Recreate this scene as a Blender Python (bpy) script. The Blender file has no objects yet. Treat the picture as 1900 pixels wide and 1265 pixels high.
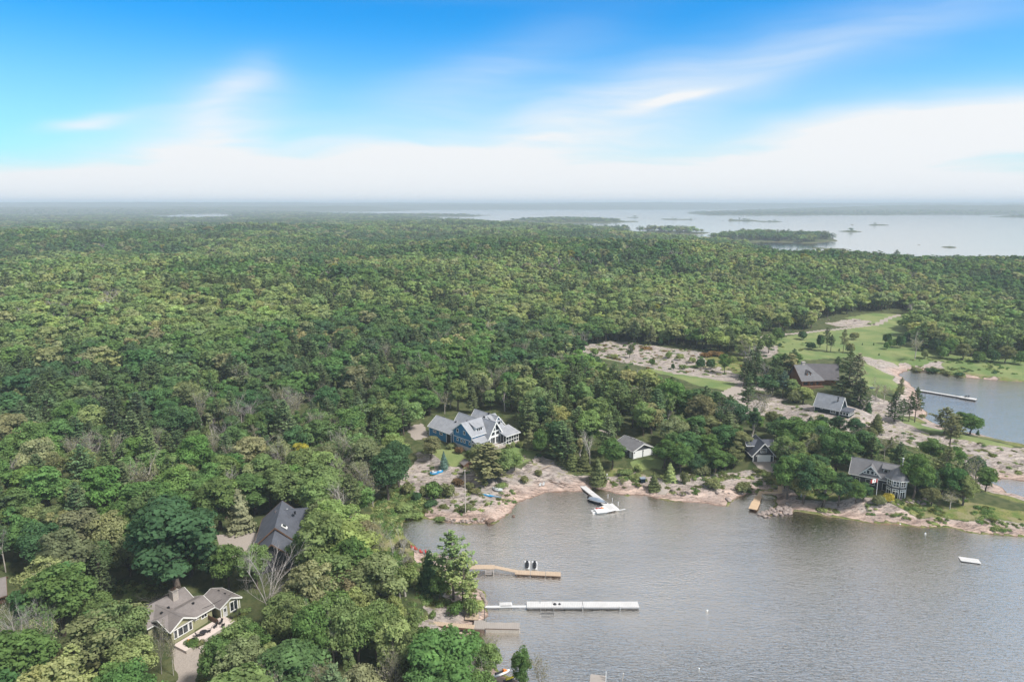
import bpy, math, random
import numpy as np
R_ = math.radians
random.seed(7); rng = np.random.default_rng(11)
SC = bpy.context.scene
COL = SC.collection

# ------------------------------------------------------------------ camera, light
CAMH = 92.0; FPX = 1267.0; PIT = R_(11.4)
cam_d = bpy.data.cameras.new('camera'); cam = bpy.data.objects.new('camera', cam_d); COL.objects.link(cam)
cam.location = (0, 0, CAMH); cam.rotation_euler = (math.pi/2 - PIT, 0, 0)
cam_d.sensor_width = 36; cam_d.lens = 36*FPX/1900.0; cam_d.clip_start = 1; cam_d.clip_end = 60000
SC.camera = cam
SUN_AZ = R_(-28); SUN_EL = R_(52)
EXPOSURE = 0.95
SC.view_settings.view_transform = 'Standard'; SC.view_settings.look = 'None'
SC.view_settings.exposure = EXPOSURE; SC.view_settings.gamma = 1; SC.view_settings.use_curve_mapping = False

class NT:
    def __init__(s, tree): s.t = tree; s.n = tree.nodes; s.l = tree.links
    def new(s, typ, **kw):
        n = s.n.new(typ)
        for k, v in kw.items(): setattr(n, k, v)
        return n
    def put(s, sock, v):
        if isinstance(v, bpy.types.NodeSocket): s.l.new(v, sock)
        elif v is not None:
            if hasattr(sock.default_value, '__len__') and not hasattr(v, '__len__'): v = (v,)*len(sock.default_value)
            if hasattr(sock.default_value, '__len__') and len(sock.default_value) == 4 and len(v) == 3: v = tuple(v)+(1,)
            sock.default_value = v
    def m(s, op, a, b=None, c=None, clamp=False):
        n = s.new('ShaderNodeMath', operation=op, use_clamp=clamp)
        s.put(n.inputs[0], a); s.put(n.inputs[1], b); s.put(n.inputs[2], c)
        return n.outputs[0]
    def vm(s, op, a, b=None):
        n = s.new('ShaderNodeVectorMath', operation=op); s.put(n.inputs[0], a); s.put(n.inputs[1], b)
        return n.outputs[0]
    def mix(s, f, a, b, mode='MIX'):
        n = s.new('ShaderNodeMix', data_type='RGBA', blend_type=mode)
        s.put(n.inputs[0], f); s.put(n.inputs[6], a); s.put(n.inputs[7], b); return n.outputs[2]
    def ss(s, x, a, b, lo=0.0, hi=1.0):
        n = s.new('ShaderNodeMapRange', interpolation_type='SMOOTHSTEP')
        s.put(n.inputs[0], x); s.put(n.inputs[1], a); s.put(n.inputs[2], b); s.put(n.inputs[3], lo); s.put(n.inputs[4], hi)
        return n.outputs[0]
    def noise(s, vec, scale, detail=2, rough=.5, dist=0.0):
        n = s.new('ShaderNodeTexNoise'); s.put(n.inputs['Vector'], vec)
        n.inputs['Scale'].default_value = scale; n.inputs['Detail'].default_value = detail
        n.inputs['Roughness'].default_value = rough; n.inputs['Distortion'].default_value = dist
        return n.outputs[0]
    def map(s, vec, scale=(1,1,1), rot=(0,0,0), loc=(0,0,0)):
        n = s.new('ShaderNodeMapping'); s.put(n.inputs[0], vec)
        n.inputs['Scale'].default_value = scale; n.inputs['Rotation'].default_value = rot; n.inputs['Location'].default_value = loc
        return n.outputs[0]

def azel(px, py):
    d = np.array([(px-950)/FPX, 0, 0.0]); v = (632.5-py)/FPX
    d[1] = math.cos(PIT)+v*math.sin(PIT); d[2] = -math.sin(PIT)+v*math.cos(PIT)
    return math.degrees(math.atan2(d[0], d[1])), math.degrees(math.atan2(d[2], math.hypot(d[0], d[1])))

def make_world():
    w = bpy.data.worlds.new("World"); SC.world = w; w.use_nodes = True
    N = NT(w.node_tree); N.n.clear()
    out = N.new('ShaderNodeOutputWorld'); bg = N.new('ShaderNodeBackground'); N.l.new(bg.outputs[0], out.inputs[0])
    sky = N.new('ShaderNodeTexSky', sky_type='NISHITA'); sky.sun_disc = False
    sky.sun_elevation = SUN_EL; sky.sun_rotation = math.pi/2 - SUN_AZ
    sky.altitude = 100; sky.air_density = 1.0; sky.dust_density = 0.6; sky.ozone_density = 2.0
    tc = N.new('ShaderNodeTexCoord'); g = tc.outputs['Generated']
    sep = N.new('ShaderNodeSeparateXYZ'); N.l.new(g, sep.inputs[0])
    x, y, z = sep.outputs
    el = N.m('MULTIPLY', N.m('ARCTAN2', z, N.m('SQRT', N.m('ADD', N.m('MULTIPLY', x, x), N.m('MULTIPLY', y, y)))), 57.2958)
    az = N.m('MULTIPLY', N.m('ARCTAN2', x, y), 57.2958)
    # saturate the clear part of the sky
    hsv = N.new('ShaderNodeHueSaturation'); N.put(hsv.inputs['Color'], sky.outputs[0])
    hsv.inputs['Hue'].default_value = 0.488; hsv.inputs['Saturation'].default_value = SKY_SAT; hsv.inputs['Value'].default_value = SKY_VAL
    blue = N.mix(1.0, hsv.outputs[0], SKY_TINT, 'MULTIPLY')
    # wispy cirrus
    cmb = N.new('ShaderNodeCombineXYZ'); N.l.new(az, cmb.inputs[0]); N.l.new(el, cmb.inputs[1])
    p = cmb.outputs[0]
    warp = N.new('ShaderNodeTexNoise'); N.put(warp.inputs['Vector'], N.map(p, (.05, .12, 1))); warp.inputs['Scale'].default_value = 1.0
    warp.inputs['Detail'].default_value = 3
    wv = N.vm('SUBTRACT', warp.outputs[1], (.5, .5, .5))
    q = N.vm('ADD', p, N.vm('MULTIPLY', wv, (9, 5, 0)))
    streak = N.noise(N.map(q, (.045, .42, 1), (0, 0, R_(-9))), 1.0, 6, .55)
    fib = N.noise(N.map(q, (.10, 1.3, 1), (0, 0, R_(-13))), 1.0, 5, .6)
    tex = N.m('ADD', N.m('MULTIPLY', streak, .7), N.m('MULTIPLY', fib, .3))
    s2 = N.new('ShaderNodeSeparateXYZ'); N.l.new(q, s2.inputs[0]); qa, qe = s2.outputs[0], s2.outputs[1]
    total = None
    for (cx, cy, rx, ry, rot, st) in [
        (1650, 285, 460, 50, 6, .8), (1350, 300, 300, 40, 10, .4), (400, 250, 140, 62, 14, .45), (330, 310, 260, 36, 5, .4),
        (1250, 192, 95, 8, 10, .38), (1050, 240, 420, 62, 17, .40), (1480, 110, 420, 44, 12, .15),
        (880, 150, 240, 45, 20, .22), (700, 305, 420, 38, 4, .5), (190, 222, 60, 9, 14, .35), (1900, 215, 260, 32, 4, .5),
        (1750, 25, 300, 30, 8, .08), (440, 170, 60, 30, 30, .3)]:
        a0, e0 = azel(cx, cy); da = rx/FPX*57.3*.9; de = ry/FPX*57.3
        c, s_ = math.cos(R_(rot)), math.sin(R_(rot))
        dx = N.m('SUBTRACT', qa, a0); dy = N.m('SUBTRACT', qe, e0)
        u = N.m('DIVIDE', N.m('ADD', N.m('MULTIPLY', dx, c), N.m('MULTIPLY', dy, s_)), da)
        v = N.m('DIVIDE', N.m('SUBTRACT', N.m('MULTIPLY', dy, c), N.m('MULTIPLY', dx, s_)), de)
        r2 = N.m('ADD', N.m('MULTIPLY', u, u), N.m('MULTIPLY', v, v))
        gss = N.m('MULTIPLY', N.m('EXPONENT', N.m('MULTIPLY', r2, -1)), st)
        total = gss if total is None else N.m('ADD', total, gss)
    cl = N.m('MULTIPLY', total, N.ss(tex, .28, .62, .55, 1.25))
    # denser, greyer cloud in the unseen sky above, to grey the water's reflection
    rest = N.m('MULTIPLY', N.ss(el, 14.3, 22), N.ss(streak, .2, .6, .70, 1.0))
    cl = N.m('ADD', cl, rest)
    ccol = N.mix(N.ss(el, 14, 32), CLOUD, CLOUD_UNSEEN)
    hz = N.ss(N.m('SUBTRACT', el, N.m('MULTIPLY', N.m('SUBTRACT', streak, .5), 4.0)), -1.2, 3.9, 1.0, 0.0)
    cl = N.m('ADD', cl, N.ss(el, 2.5, 14.5, .42, .02))
    cl = N.m('ADD', cl, N.m('MULTIPLY', hz, .95), clamp=True)
    col = N.mix(cl, blue, ccol)
    N.l.new(col, bg.inputs[0]); bg.inputs[1].default_value = SKY_STR
SKY_SAT = 1.5; SKY_VAL = 0.9; SKY_TINT = (.0, .79, 1.10); CLOUD = (4.75, 4.85, 4.95); CLOUD_UNSEEN = (2.7, 2.65, 2.6); SKY_STR = 0.10
make_world()

sd_ = bpy.data.lights.new('sun', 'SUN'); sun = bpy.data.objects.new('sun', sd_); COL.objects.link(sun)
sd_.energy = 2.9; sd_.angle = R_(9.0); sd_.color = (1, .955, .89)
from mathutils import Vector, Matrix
sv = Vector((math.cos(SUN_AZ)*math.cos(SUN_EL), math.sin(SUN_AZ)*math.cos(SUN_EL), math.sin(SUN_EL)))
sun.rotation_euler = sv.to_track_quat('Z', 'Y').to_euler()
sun.location = (0, 0, 300)
cy = SC.cycles
cy.max_bounces = 5; cy.diffuse_bounces = 2; cy.glossy_bounces = 2; cy.transmission_bounces = 2; cy.transparent_max_bounces = 6; cy.volume_bounces = 0
cy.use_denoising = True

# ------------------------------------------------------------------ projection / noise / polygons
def U(px, py, z=0.0):
    px = np.asarray(px, float); py = np.asarray(py, float); z = np.asarray(z, float)
    u = (px-950)/FPX; v = (632.5-py)/FPX
    dy = math.cos(PIT)+v*math.sin(PIT); dz = -math.sin(PIT)+v*math.cos(PIT)
    t = (z-CAMH)/dz
    return u*t, dy*t
def PR(x, y, z):
    zz = z-CAMH; dep = y*math.cos(PIT)-zz*math.sin(PIT); v = (y*math.sin(PIT)+zz*math.cos(PIT))/dep
    return 950+FPX*x/dep, 632.5-FPX*v
def PPM(x, y, z): return FPX/(y*math.cos(PIT)-(z-CAMH)*math.sin(PIT))
def _h(ix, iy, s):
    n = (ix.astype(np.int64)*374761393 + iy.astype(np.int64)*668265263 + s*1274126177) & 0xffffffff
    n = ((n ^ (n >> 13))*1274126177) & 0xffffffff
    return ((n ^ (n >> 16)) & 0xffff)/65535.0
def vnoise(x, y, s=0):
    x = np.asarray(x, float); y = np.asarray(y, float)
    ix = np.floor(x); iy = np.floor(y); fx = x-ix; fy = y-iy
    fx = fx*fx*(3-2*fx); fy = fy*fy*(3-2*fy)
    a = _h(ix, iy, s); b = _h(ix+1, iy, s); c = _h(ix, iy+1, s); d = _h(ix+1, iy+1, s)
    return (a*(1-fx)+b*fx)*(1-fy)+(c*(1-fx)+d*fx)*fy
def fbm(x, y, s=0, o=4):
    t = 0; a = .5; n = 0
    for i in range(o):
        t = t+a*vnoise(x*2**i+i*17.3, y*2**i-i*9.1, s+i); n += a; a *= .5
    return t/n
def sst(x, a, b):
    t = np.clip((np.asarray(x, float)-a)/(b-a), 0, 1); return t*t*(3-2*t)
def sdp(x, y, poly):
    """signed distance, positive inside"""
    x = np.asarray(x, float); y = np.asarray(y, float)
    d = np.full(x.shape, 1e18); ins = np.zeros(x.shape, bool); n = len(poly)
    for i in range(n):
        ax, ay = poly[i]; bx, by = poly[(i+1) % n]
        ex, ey = bx-ax, by-ay; L = ex*ex+ey*ey+1e-12
        t = np.clip(((x-ax)*ex+(y-ay)*ey)/L, 0, 1)
        d = np.minimum(d, (x-ax-t*ex)**2+(y-ay-t*ey)**2)
        c = ((ay > y) != (by > y)) & (x < ex*(y-ay)/(ey if abs(ey) > 1e-12 else 1e-12)+ax)
        ins ^= c
    return np.where(ins, 1, -1)*np.sqrt(d)
def inp(x, y, poly):
    x = np.asarray(x, float); y = np.asarray(y, float); ins = np.zeros(x.shape, bool); n = len(poly)
    for i in range(n):
        ax, ay = poly[i]; bx, by = poly[(i+1) % n]; ey = by-ay
        ins ^= ((ay > y) != (by > y)) & (x < (bx-ax)*(y-ay)/(ey if abs(ey) > 1e-12 else 1e-12)+ax)
    return ins
def WP(pts, z=0.0): return [tuple(float(c) for c in U(a, b, z)) for a, b in pts]

# ------------------------------------------------------------------ the lie of the land
BAY = WP([(990,1420),(960,1330),(925,1250),(905,1205),(880,1172),(900,1150),(893,1105),(878,1080),(868,1055),(840,1035),(800,1032),(772,1018),(755,1000),(742,985),(752,968),
 (762,957),(790,957),(832,967),(865,969),(905,968),(925,970),(950,950),(962,934),(985,922),(1012,912),(1045,910),(1075,910),(1108,908),(1150,917),(1200,922),(1240,928),(1290,932),
 (1345,937),(1368,925),(1385,915),(1412,917),(1440,926),(1428,940),(1414,952),(1422,961),(1442,957),(1470,946),(1500,951),(1540,957),(1600,965),(1660,974),(1720,977),
 (1780,984),(1840,989),(1900,997),(2080,1025),(2400,1100),(2700,1500),(1900,2600),(1100,2000)])
BACK = WP([(1665,694),(1685,687),(1725,690),(1760,696),(1800,702),(1850,706),(1900,708),(2100,706),(2500,712),(2900,760),(2600,900),(2200,880),(2000,850),(1900,826),
 (1855,815),(1800,803),(1755,797),(1722,780),(1706,755),(1704,730),(1690,712)])
INLET = WP([(1838,895),(1862,888),(1900,893),(2050,898),(2300,920),(2300,960),(2000,940),(1900,926),(1860,915)])
LAKE = WP([(3600,512),(2300,503),(1900,497),(1700,496),(1560,491),(1450,482),(1415,466),(1360,459),(1320,453),(1240,447),(1180,441),(1150,435),(1205,430),(1130,428.5),(1060,425),
 (990,420),(940,415),(900,411),(830,407.5),(780,405),(775,402.5),(860,402.5),(905,400),(700,398),(600,396),(560,393.5),(700,392.5),(760,391),(800,389.2),(1280,388.8),(1900,388.2),(3600,388)])
LPATCH = WP([(270,402),(330,398),(424,396.5),(430,404.5),(350,406)])
LPATCH2 = WP([(75,401),(110,399.5),(150,400),(140,402)])
ISLANDS = [WP(p) for p in [
 [(1278,396.5),(1300,393),(1400,391.3),(1600,390.6),(1900,390.3),(3000,390.5),(3000,401),(2200,399.5),(1880,398.7),(1600,399.2),(1400,399.8),(1310,399.2)],
 [(1855,403.5),(1880,400.5),(2100,401),(2100,405)],
 [(940,412),(960,407),(1050,405),(1130,407),(1170,411.5),(1100,414.5),(1000,415)],
 [(1305,445),(1340,439),(1400,437),(1480,439),(1532,444.5),(1500,448.5),(1400,449.5)],
 [(1238,407.5),(1255,406.6),(1274,407.3),(1258,408.3)], [(1343,409.8),(1370,408.6),(1412,409.4),(1375,410.6)],
 [(1180,433),(1215,429.5),(1300,431),(1275,433.5)], [(1545,430),(1570,428.5),(1592,429.5),(1568,431)],
 [(1735,459.5),(1750,458.5),(1768,459.5),(1752,461)], [(1540,462),(1556,461.2),(1570,462),(1555,462.8)],
 [(1160,404),(1175,402.8),(1188,404),(1175,405)], [(1410,411.5),(1440,411),(1470,411.5),(1440,412.2)],
 [(1230,420),(1250,419.3),(1268,420),(1250,420.8)], [(1430,449.8),(1500,450.5),(1560,441.5),(1530,441)],
 [(1600,417.5),(1618,417),(1640,417.6),(1620,418.2)], [(1700,455.5),(1712,455),(1722,455.6),(1710,456)]]]
NSH = [(BAY, 0), (BACK, 0), (INLET, 0)]
def shore_sd(x, y):
    """metres inland (+) or out on the water (-)"""
    x = np.asarray(x, float); y = np.asarray(y, float)
    r = np.hypot(x, y)
    wx = x+(vnoise(x/7, y/7, 51)-.5)*3.2+(vnoise(x/2.2, y/2.2, 53)-.5)*1.1; wy = y+(vnoise(x/7, y/7, 52)-.5)*3.2+(vnoise(x/2.2, y/2.2, 54)-.5)*1.1
    s = np.full(x.shape, 1e9)
    for poly, _ in NSH: s = np.minimum(s, -sdp(wx, wy, poly))
    k = np.clip(r/1500, .3, 3)
    fx = x+(fbm(x/90, y/90, 61, 3)-.5)*90*k; fy = y+(fbm(x/90, y/90, 62, 3)-.5)*110*k
    far = r > 500
    if far.any():
        sf = np.minimum(np.minimum(-sdp(fx[far], fy[far], LAKE), -sdp(fx[far], fy[far], LPATCH)), -sdp(fx[far], fy[far], LPATCH2))
        for isl in ISLANDS: sf = np.maximum(sf, sdp(fx[far], fy[far], isl))
        s[far] = np.minimum(s[far], sf)
    return s
PADS = []     # x, y, flat radius, fade radius, z
def height(x, y, sd=None, pads=True, rock=None):
    x = np.asarray(x, float); y = np.asarray(y, float)
    if sd is None: sd = shore_sd(x, y)
    r = np.hypot(x, y); p = np.maximum(sd, 0)
    near = 1-sst(r, 420, 900)
    h = 1.6*(1-np.exp(-p/5))+3.2*(1-np.exp(-p/38))
    h = h+sst(p, 20, 260)*(fbm(x/210, y/210, 3, 4)-.32)*34*(1-.35*near)*(1-sst(r, 2000, 3600)*.82*(1-sst(r, 6500, 8500)))
    h = h+sst(p, 80, 480)*(fbm(x/430+3.3, y/430, 13, 3)-.36)*40*sst(r, 260, 520)*(1-.75*sst(r, 1700, 2800))
    h = h+(sst(r, 6200, 9200)*(20+40*fbm(x/2600, y/2600, 8, 3))+sst(r, 10500, 13500)*40)*sst(p, 30, 900)
    h = np.where(sd > 0, np.maximum(h, .05*p.clip(0, 10)), np.maximum(sd*.16, -5.0))
    if pads:
        for (cx, cy, r0, r1, z) in PADS:
            d = np.hypot(x-cx, y-cy); t = 1-sst(d, r0, r1)
            if r1 > 35: t = t*sst(sd, 0, 28)
            h = np.where(sd > 0, h*(1-t)+z*t, h)
    return h
def P(px, py, zg=4.0):
    """where the ray through a picture point meets the ground"""
    z = zg
    for _ in range(14):
        x, y = U(px, py, z); z = .5*z+.5*float(np.maximum(height(np.array([float(x)]), np.array([float(y)]))[0], 0))
    x, y = U(px, py, z); return float(x), float(y), z
def PW(pts, zg=4.0): return [P(a, b, zg)[:2] for a, b in pts]

def padpx(px, py, z, r0, r1, dx=0, dy=0):
    x, y = U(px, py, z); PADS.append((float(x)+dx, float(y)+dy, r0, r1, z))
padpx(868, 812, 5.4, 15, 30); padpx(815, 812, 5.6, 9, 20); padpx(1178, 836, 4.6, 8, 16); padpx(1414, 845, 4.8, 7, 15)
padpx(1612, 905, 4.0, 9, 18); padpx(1548, 760, 8.0, 9, 22); padpx(1508, 698, 9.0, 15, 34); padpx(508, 1005, 6.5, 14, 26)
padpx(345, 1160, 4.6, 13, 24); padpx(415, 1130, 4.6, 7, 16); padpx(245, 1105, 4.6, 8, 20); padpx(435, 1015, 6.5, 8, 16)
padpx(340, 1230, 4.0, 9, 22); padpx(1660, 690, 3.0, 12, 40); padpx(1300, 700, 6.0, 16, 40); padpx(1620, 640, 4.2, 50, 110)

ROCKS = [PW(p) for p in [
 [(742,905),(750,862),(775,845),(800,850),(850,872),(905,885),(962,866),(1000,848),(1050,866),(1092,898),(1112,906),(1045,912),(985,924),(945,950),(900,970),(830,968),(800,935),(770,925)],
 [(1095,895),(1130,875),(1175,872),(1235,892),(1300,872),(1400,868),(1445,905),(1385,925),(1345,940),(1240,932),(1150,920),(1100,912)],
 [(1360,735),(1440,733),(1510,756),(1600,765),(1640,772),(1720,800),(1800,822),(1900,832),(2300,862),(2300,925),(1900,928),(1840,892),(1800,862),(1740,842),(1680,826),(1600,806),(1530,790),(1440,778),(1365,765)],
 [(1060,645),(1130,632),(1200,640),(1310,655),(1310,676),(1400,702),(1370,712),(1240,690),(1180,678),(1120,665)],
 [(1535,600),(1580,590),(1618,596),(1600,605),(1560,606)], [(1585,660),(1650,672),(1700,690),(1690,708),(1640,692)], [(1668,682),(1742,671),(1756,680),(1712,690)],
 [(1590,738),(1650,742),(1700,722),(1712,765),(1690,772),(1600,766)], [(1660,695),(1700,700),(1712,770),(1690,740)], [(1370,655),(1440,640),(1450,660),(1400,670)],
 [(765,1120),(800,1112),(860,1135),(905,1140),(890,1175),(850,1180),(790,1165)], [(1550,775),(1600,765),(1600,800),(1550,790)], [(1795,695),(1850,700),(1850,712),(1800,706)]]]
LAWNS = [PW(p) for p in [
 [(1395,640),(1500,614),(1560,612),(1640,598),(1682,588),(1700,640),(1780,660),(1900,668),(2200,672),(2200,706),(1900,707),(1760,692),(1700,686),(1640,672),(1590,662),(1480,668),(1420,656)],
 [(1588,665),(1640,690),(1682,718),(1620,724),(1576,712)], [(1205,686),(1300,680),(1372,700),(1365,727),(1290,714)],
 [(1600,764),(1640,764),(1720,788),(1800,808),(1882,828),(1862,840),(1780,822),(1700,802)], [(210,1085),(285,1080),(285,1128),(225,1130)],
 [(790,835),(840,830),(870,850),(960,830),(1012,838),(990,852),(960,862),(850,870),(800,860)], [(1165,855),(1235,850),(1230,872),(1180,872)],
 [(1570,590),(1650,576),(1692,583),(1640,606)], [(1090,650),(1170,655),(1170,672),(1120,668)]]]
MEADOWS = [PW(p) for p in [
 [(688,985),(698,938),(745,905),(800,935),(782,955),(752,968),(742,990),(730,1005)], [(1095,872),(1170,868),(1200,885),(1130,885)], [(1200,668),(1380,650),(1400,695),(1310,690)],
 [(1680,935),(1760,925),(1840,940),(1900,950),(2100,970),(2100,990),(1900,978),(1800,965),(1700,955)], [(1690,690),(1900,705),(1900,690),(1720,675)]]]
GRAVEL = [PW(p) for p in [
 [(752,792),(785,785),(797,812),(768,818)], [(1338,728),(1370,712),(1400,714),(1445,711),(1440,720),(1390,722),(1350,738)], [(403,992),(474,988),(478,1038),(430,1050),(405,1015)],
 [(318,1205),(345,1190),(388,1192),(372,1215),(362,1290),(318,1290),(330,1250)], [(1098,795),(1142,800),(1142,806),(1100,803)],
 [(1190,880),(1212,884),(1245,915),(1222,918)], [(1395,852),(1440,852),(1450,880),(1405,870)]]]
def polyline_d(x, y, pts):
    d = np.full(np.shape(x), 1e9)
    for (ax, ay), (bx, by) in zip(pts[:-1], pts[1:]):
        ex, ey = bx-ax, by-ay; t = np.clip(((x-ax)*ex+(y-ay)*ey)/(ex*ex+ey*ey), 0, 1)
        d = np.minimum(d, np.hypot(x-ax-t*ex, y-ay-t*ey))
    return d
ROADS = [(PW([(1380,628),(1440,622),(1500,616),(1560,610),(1628,602),(1650,590),(1690,578),(1730,571)]), 2.0), (PW([(1250,692),(1310,700),(1395,706)]), 1.2), (PW([(1592,662),(1640,670),(1660,678)]), 2.0)]

def fan(r0, r1, k, ang, da):
    rs = [r0]
    while rs[-1] < r1: rs.append(rs[-1]*(1+k))
    na = int(2*ang/da); a = np.linspace(-ang, ang, na+1); rs = np.array(rs)
    Rr, A = np.meshgrid(rs, a, indexing='ij')
    X = Rr*np.sin(A); Y = Rr*np.cos(A)
    nr, nc = X.shape
    i = np.arange(nr*nc).reshape(nr, nc)
    F = np.stack([i[:-1, :-1], i[:-1, 1:], i[1:, 1:], i[1:, :-1]], -1).reshape(-1, 4)[:, ::-1]
    return X.ravel(), Y.ravel(), F
def mesh_np(name, V, F, smooth=False, mats=(), attrs=None, matidx=None):
    V = np.asarray(V, np.float32); F = np.asarray(F, np.int32); k = F.shape[1]
    me = bpy.data.meshes.new(name); me.vertices.add(len(V)); me.vertices.foreach_set('co', V.ravel())
    me.loops.add(F.size); me.loops.foreach_set('vertex_index', F.ravel())
    me.polygons.add(len(F)); me.polygons.foreach_set('loop_start', np.arange(0, F.size, k, dtype=np.int32))
    me.polygons.foreach_set('loop_total', np.full(len(F), k, np.int32))
    if smooth: me.polygons.foreach_set('use_smooth', np.ones(len(F), bool))
    if matidx is not None: me.polygons.foreach_set('material_index', np.asarray(matidx, np.int32))
    for m_ in mats: me.materials.append(m_)
    for n, (typ, arr) in (attrs or {}).items():
        a = me.attributes.new(n, typ, 'POINT'); a.data.foreach_set('color' if 'COLOR' in typ else 'value', np.asarray(arr, np.float32).ravel())
    me.update(calc_edges=True); return me
def sub(V, F, keep, attrs):
    f = F[keep]; u, inv = np.unique(f, return_inverse=True)
    return V[u], inv.reshape(f.shape), {n: (t, a[u]) for n, (t, a) in attrs.items()}

def mat(name):
    m_ = bpy.data.materials.new(name); m_.use_nodes = True; N = NT(m_.node_tree); N.n.clear()
    out = N.new('ShaderNodeOutputMaterial'); return m_, N, out
def principled(N, out, col, rough=.8, bump=None, bstr=.3, bdist=.1, metal=0, spec=.4):
    b = N.new('ShaderNodeBsdfPrincipled'); N.put(b.inputs['Base Color'], col); N.put(b.inputs['Roughness'], rough)
    b.inputs['Metallic'].default_value = metal; b.inputs['Specular IOR Level'].default_value = spec
    if bump is not None:
        bn = N.new('ShaderNodeBump'); N.put(bn.inputs['Height'], bump); bn.inputs['Strength'].default_value = bstr; bn.inputs['Distance'].default_value = bdist
        N.l.new(bn.outputs[0], b.inputs['Normal'])
    N.l.new(b.outputs[0], out.inputs[0]); return b
def attr(N, name, t='GEOMETRY'):
    a = N.new('ShaderNodeAttribute', attribute_name=name, attribute_type=t); return a

def ground_material():
    m_, N, out = mat('ground'); geo = N.new('ShaderNodeNewGeometry'); p = geo.outputs['Position']
    a = attr(N, 'zones'); s = N.new('ShaderNodeSeparateColor'); N.l.new(a.outputs['Color'], s.inputs[0])
    rock, lawn, grav = s.outputs; mead = a.outputs['Alpha']; sd = attr(N, 'sd').outputs['Fac']
    n1 = N.noise(p, .35, 4, .6); n2 = N.noise(p, 2.2, 3, .6); n3 = N.noise(p, .08, 3)
    # forest floor
    c = N.mix(N.ss(n1, .35, .65), (.045, .065, .022, 1), (.095, .105, .045, 1))
    # meadow of tall grass
    cm = N.mix(N.ss(n1, .3, .7), (.10, .15, .035, 1), (.22, .21, .075, 1)); cm = N.mix(N.ss(n2, .45, .75), cm, (.06, .10, .025, 1)); cm = N.mix(N.ss(N.noise(p, .22, 4, .6), .48, .62, 0, .8), cm, (.24, .215, .12, 1))
    c = N.mix(N.ss(N.m('ADD', mead, N.m('MULTIPLY', N.m('SUBTRACT', n2, .5), .6)), .4, .6), c, cm)
    # lawn
    clw = N.mix(N.ss(n3, .35, .65), (.13, .19, .065, 1), (.215, .245, .10, 1)); clw = N.mix(N.ss(n2, .4, .8, 0, .5), clw, (.06, .125, .025, 1))
    c = N.mix(N.ss(N.m('ADD', lawn, N.m('MULTIPLY', N.m('SUBTRACT', n2, .5), .4)), .4, .6), c, clw)
    # bare pink granite with cracks, lichen and a reddish wet foot
    ps = N.map(p, (.16, 1.0, .6), (0, 0, R_(38)))
    st = N.noise(ps, .9, 5, .65); st2 = N.noise(ps, 3.2, 4, .7); bl = N.noise(p, .18, 4, .6)
    cr = N.mix(N.ss(st, .3, .7), (.15, .125, .115, 1), (.60, .53, .485, 1)); cr = N.mix(N.ss(bl, .46, .68, 0, .75), cr, (.30, .285, .28, 1))
    cr = N.mix(N.ss(n2, .35, .7, 0, .35), cr, (.56, .47, .43, 1))
    foot = N.ss(N.m('ADD', sd, N.m('MULTIPLY', N.m('SUBTRACT', n1, .5), 7.0)), 1.0, 8.5, .85, 0)
    cr = N.mix(foot, cr, N.vm('MULTIPLY', cr, (1.12, .945, .855)))
    wet = N.ss(N.m('ADD', sd, N.m('MULTIPLY', N.m('SUBTRACT', n2, .5), 1.0)), -.2, .7, .75, 0); cr = N.mix(wet, cr, (.15, .09, .06, 1))
    crack = N.ss(st2, .54, .63); cr = N.mix(N.m('MULTIPLY', crack, .85), cr, (.07, .06, .055, 1))
    grass_in = N.ss(N.m('ADD', N.m('MULTIPLY', n1, .6), N.m('MULTIPLY', st, .45)), .56, .64)
    grass_in = N.m('MULTIPLY', grass_in, N.ss(sd, 4, 12)); cr = N.mix(N.m('MULTIPLY', grass_in, .85), cr, cm)
    c = N.mix(N.ss(N.m('ADD', rock, N.m('MULTIPLY', N.m('SUBTRACT', n1, .5), .5)), .42, .58), c, cr)
    cg = N.mix(n2, (.28, .245, .22, 1), (.38, .335, .30, 1))
    c = N.mix(N.ss(grav, .4, .6), c, cg)
    bed = N.mix(N.ss(sd, -9, -1), (.07, .06, .045, 1), (.20, .13, .09, 1)); bed = N.mix(N.ss(n2, .5, .7, 0, .6), bed, (.05, .045, .03, 1))
    c = N.mix(N.ss(sd, -.4, .1, 1, 0), c, bed)
    hgt = N.m('ADD', N.m('MULTIPLY', n2, .5), N.m('MULTIPLY', N.m('MULTIPLY', st2, rock), 1.6))
    principled(N, out, c, .9, hgt, .8, .35, spec=.2); return m_

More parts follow.
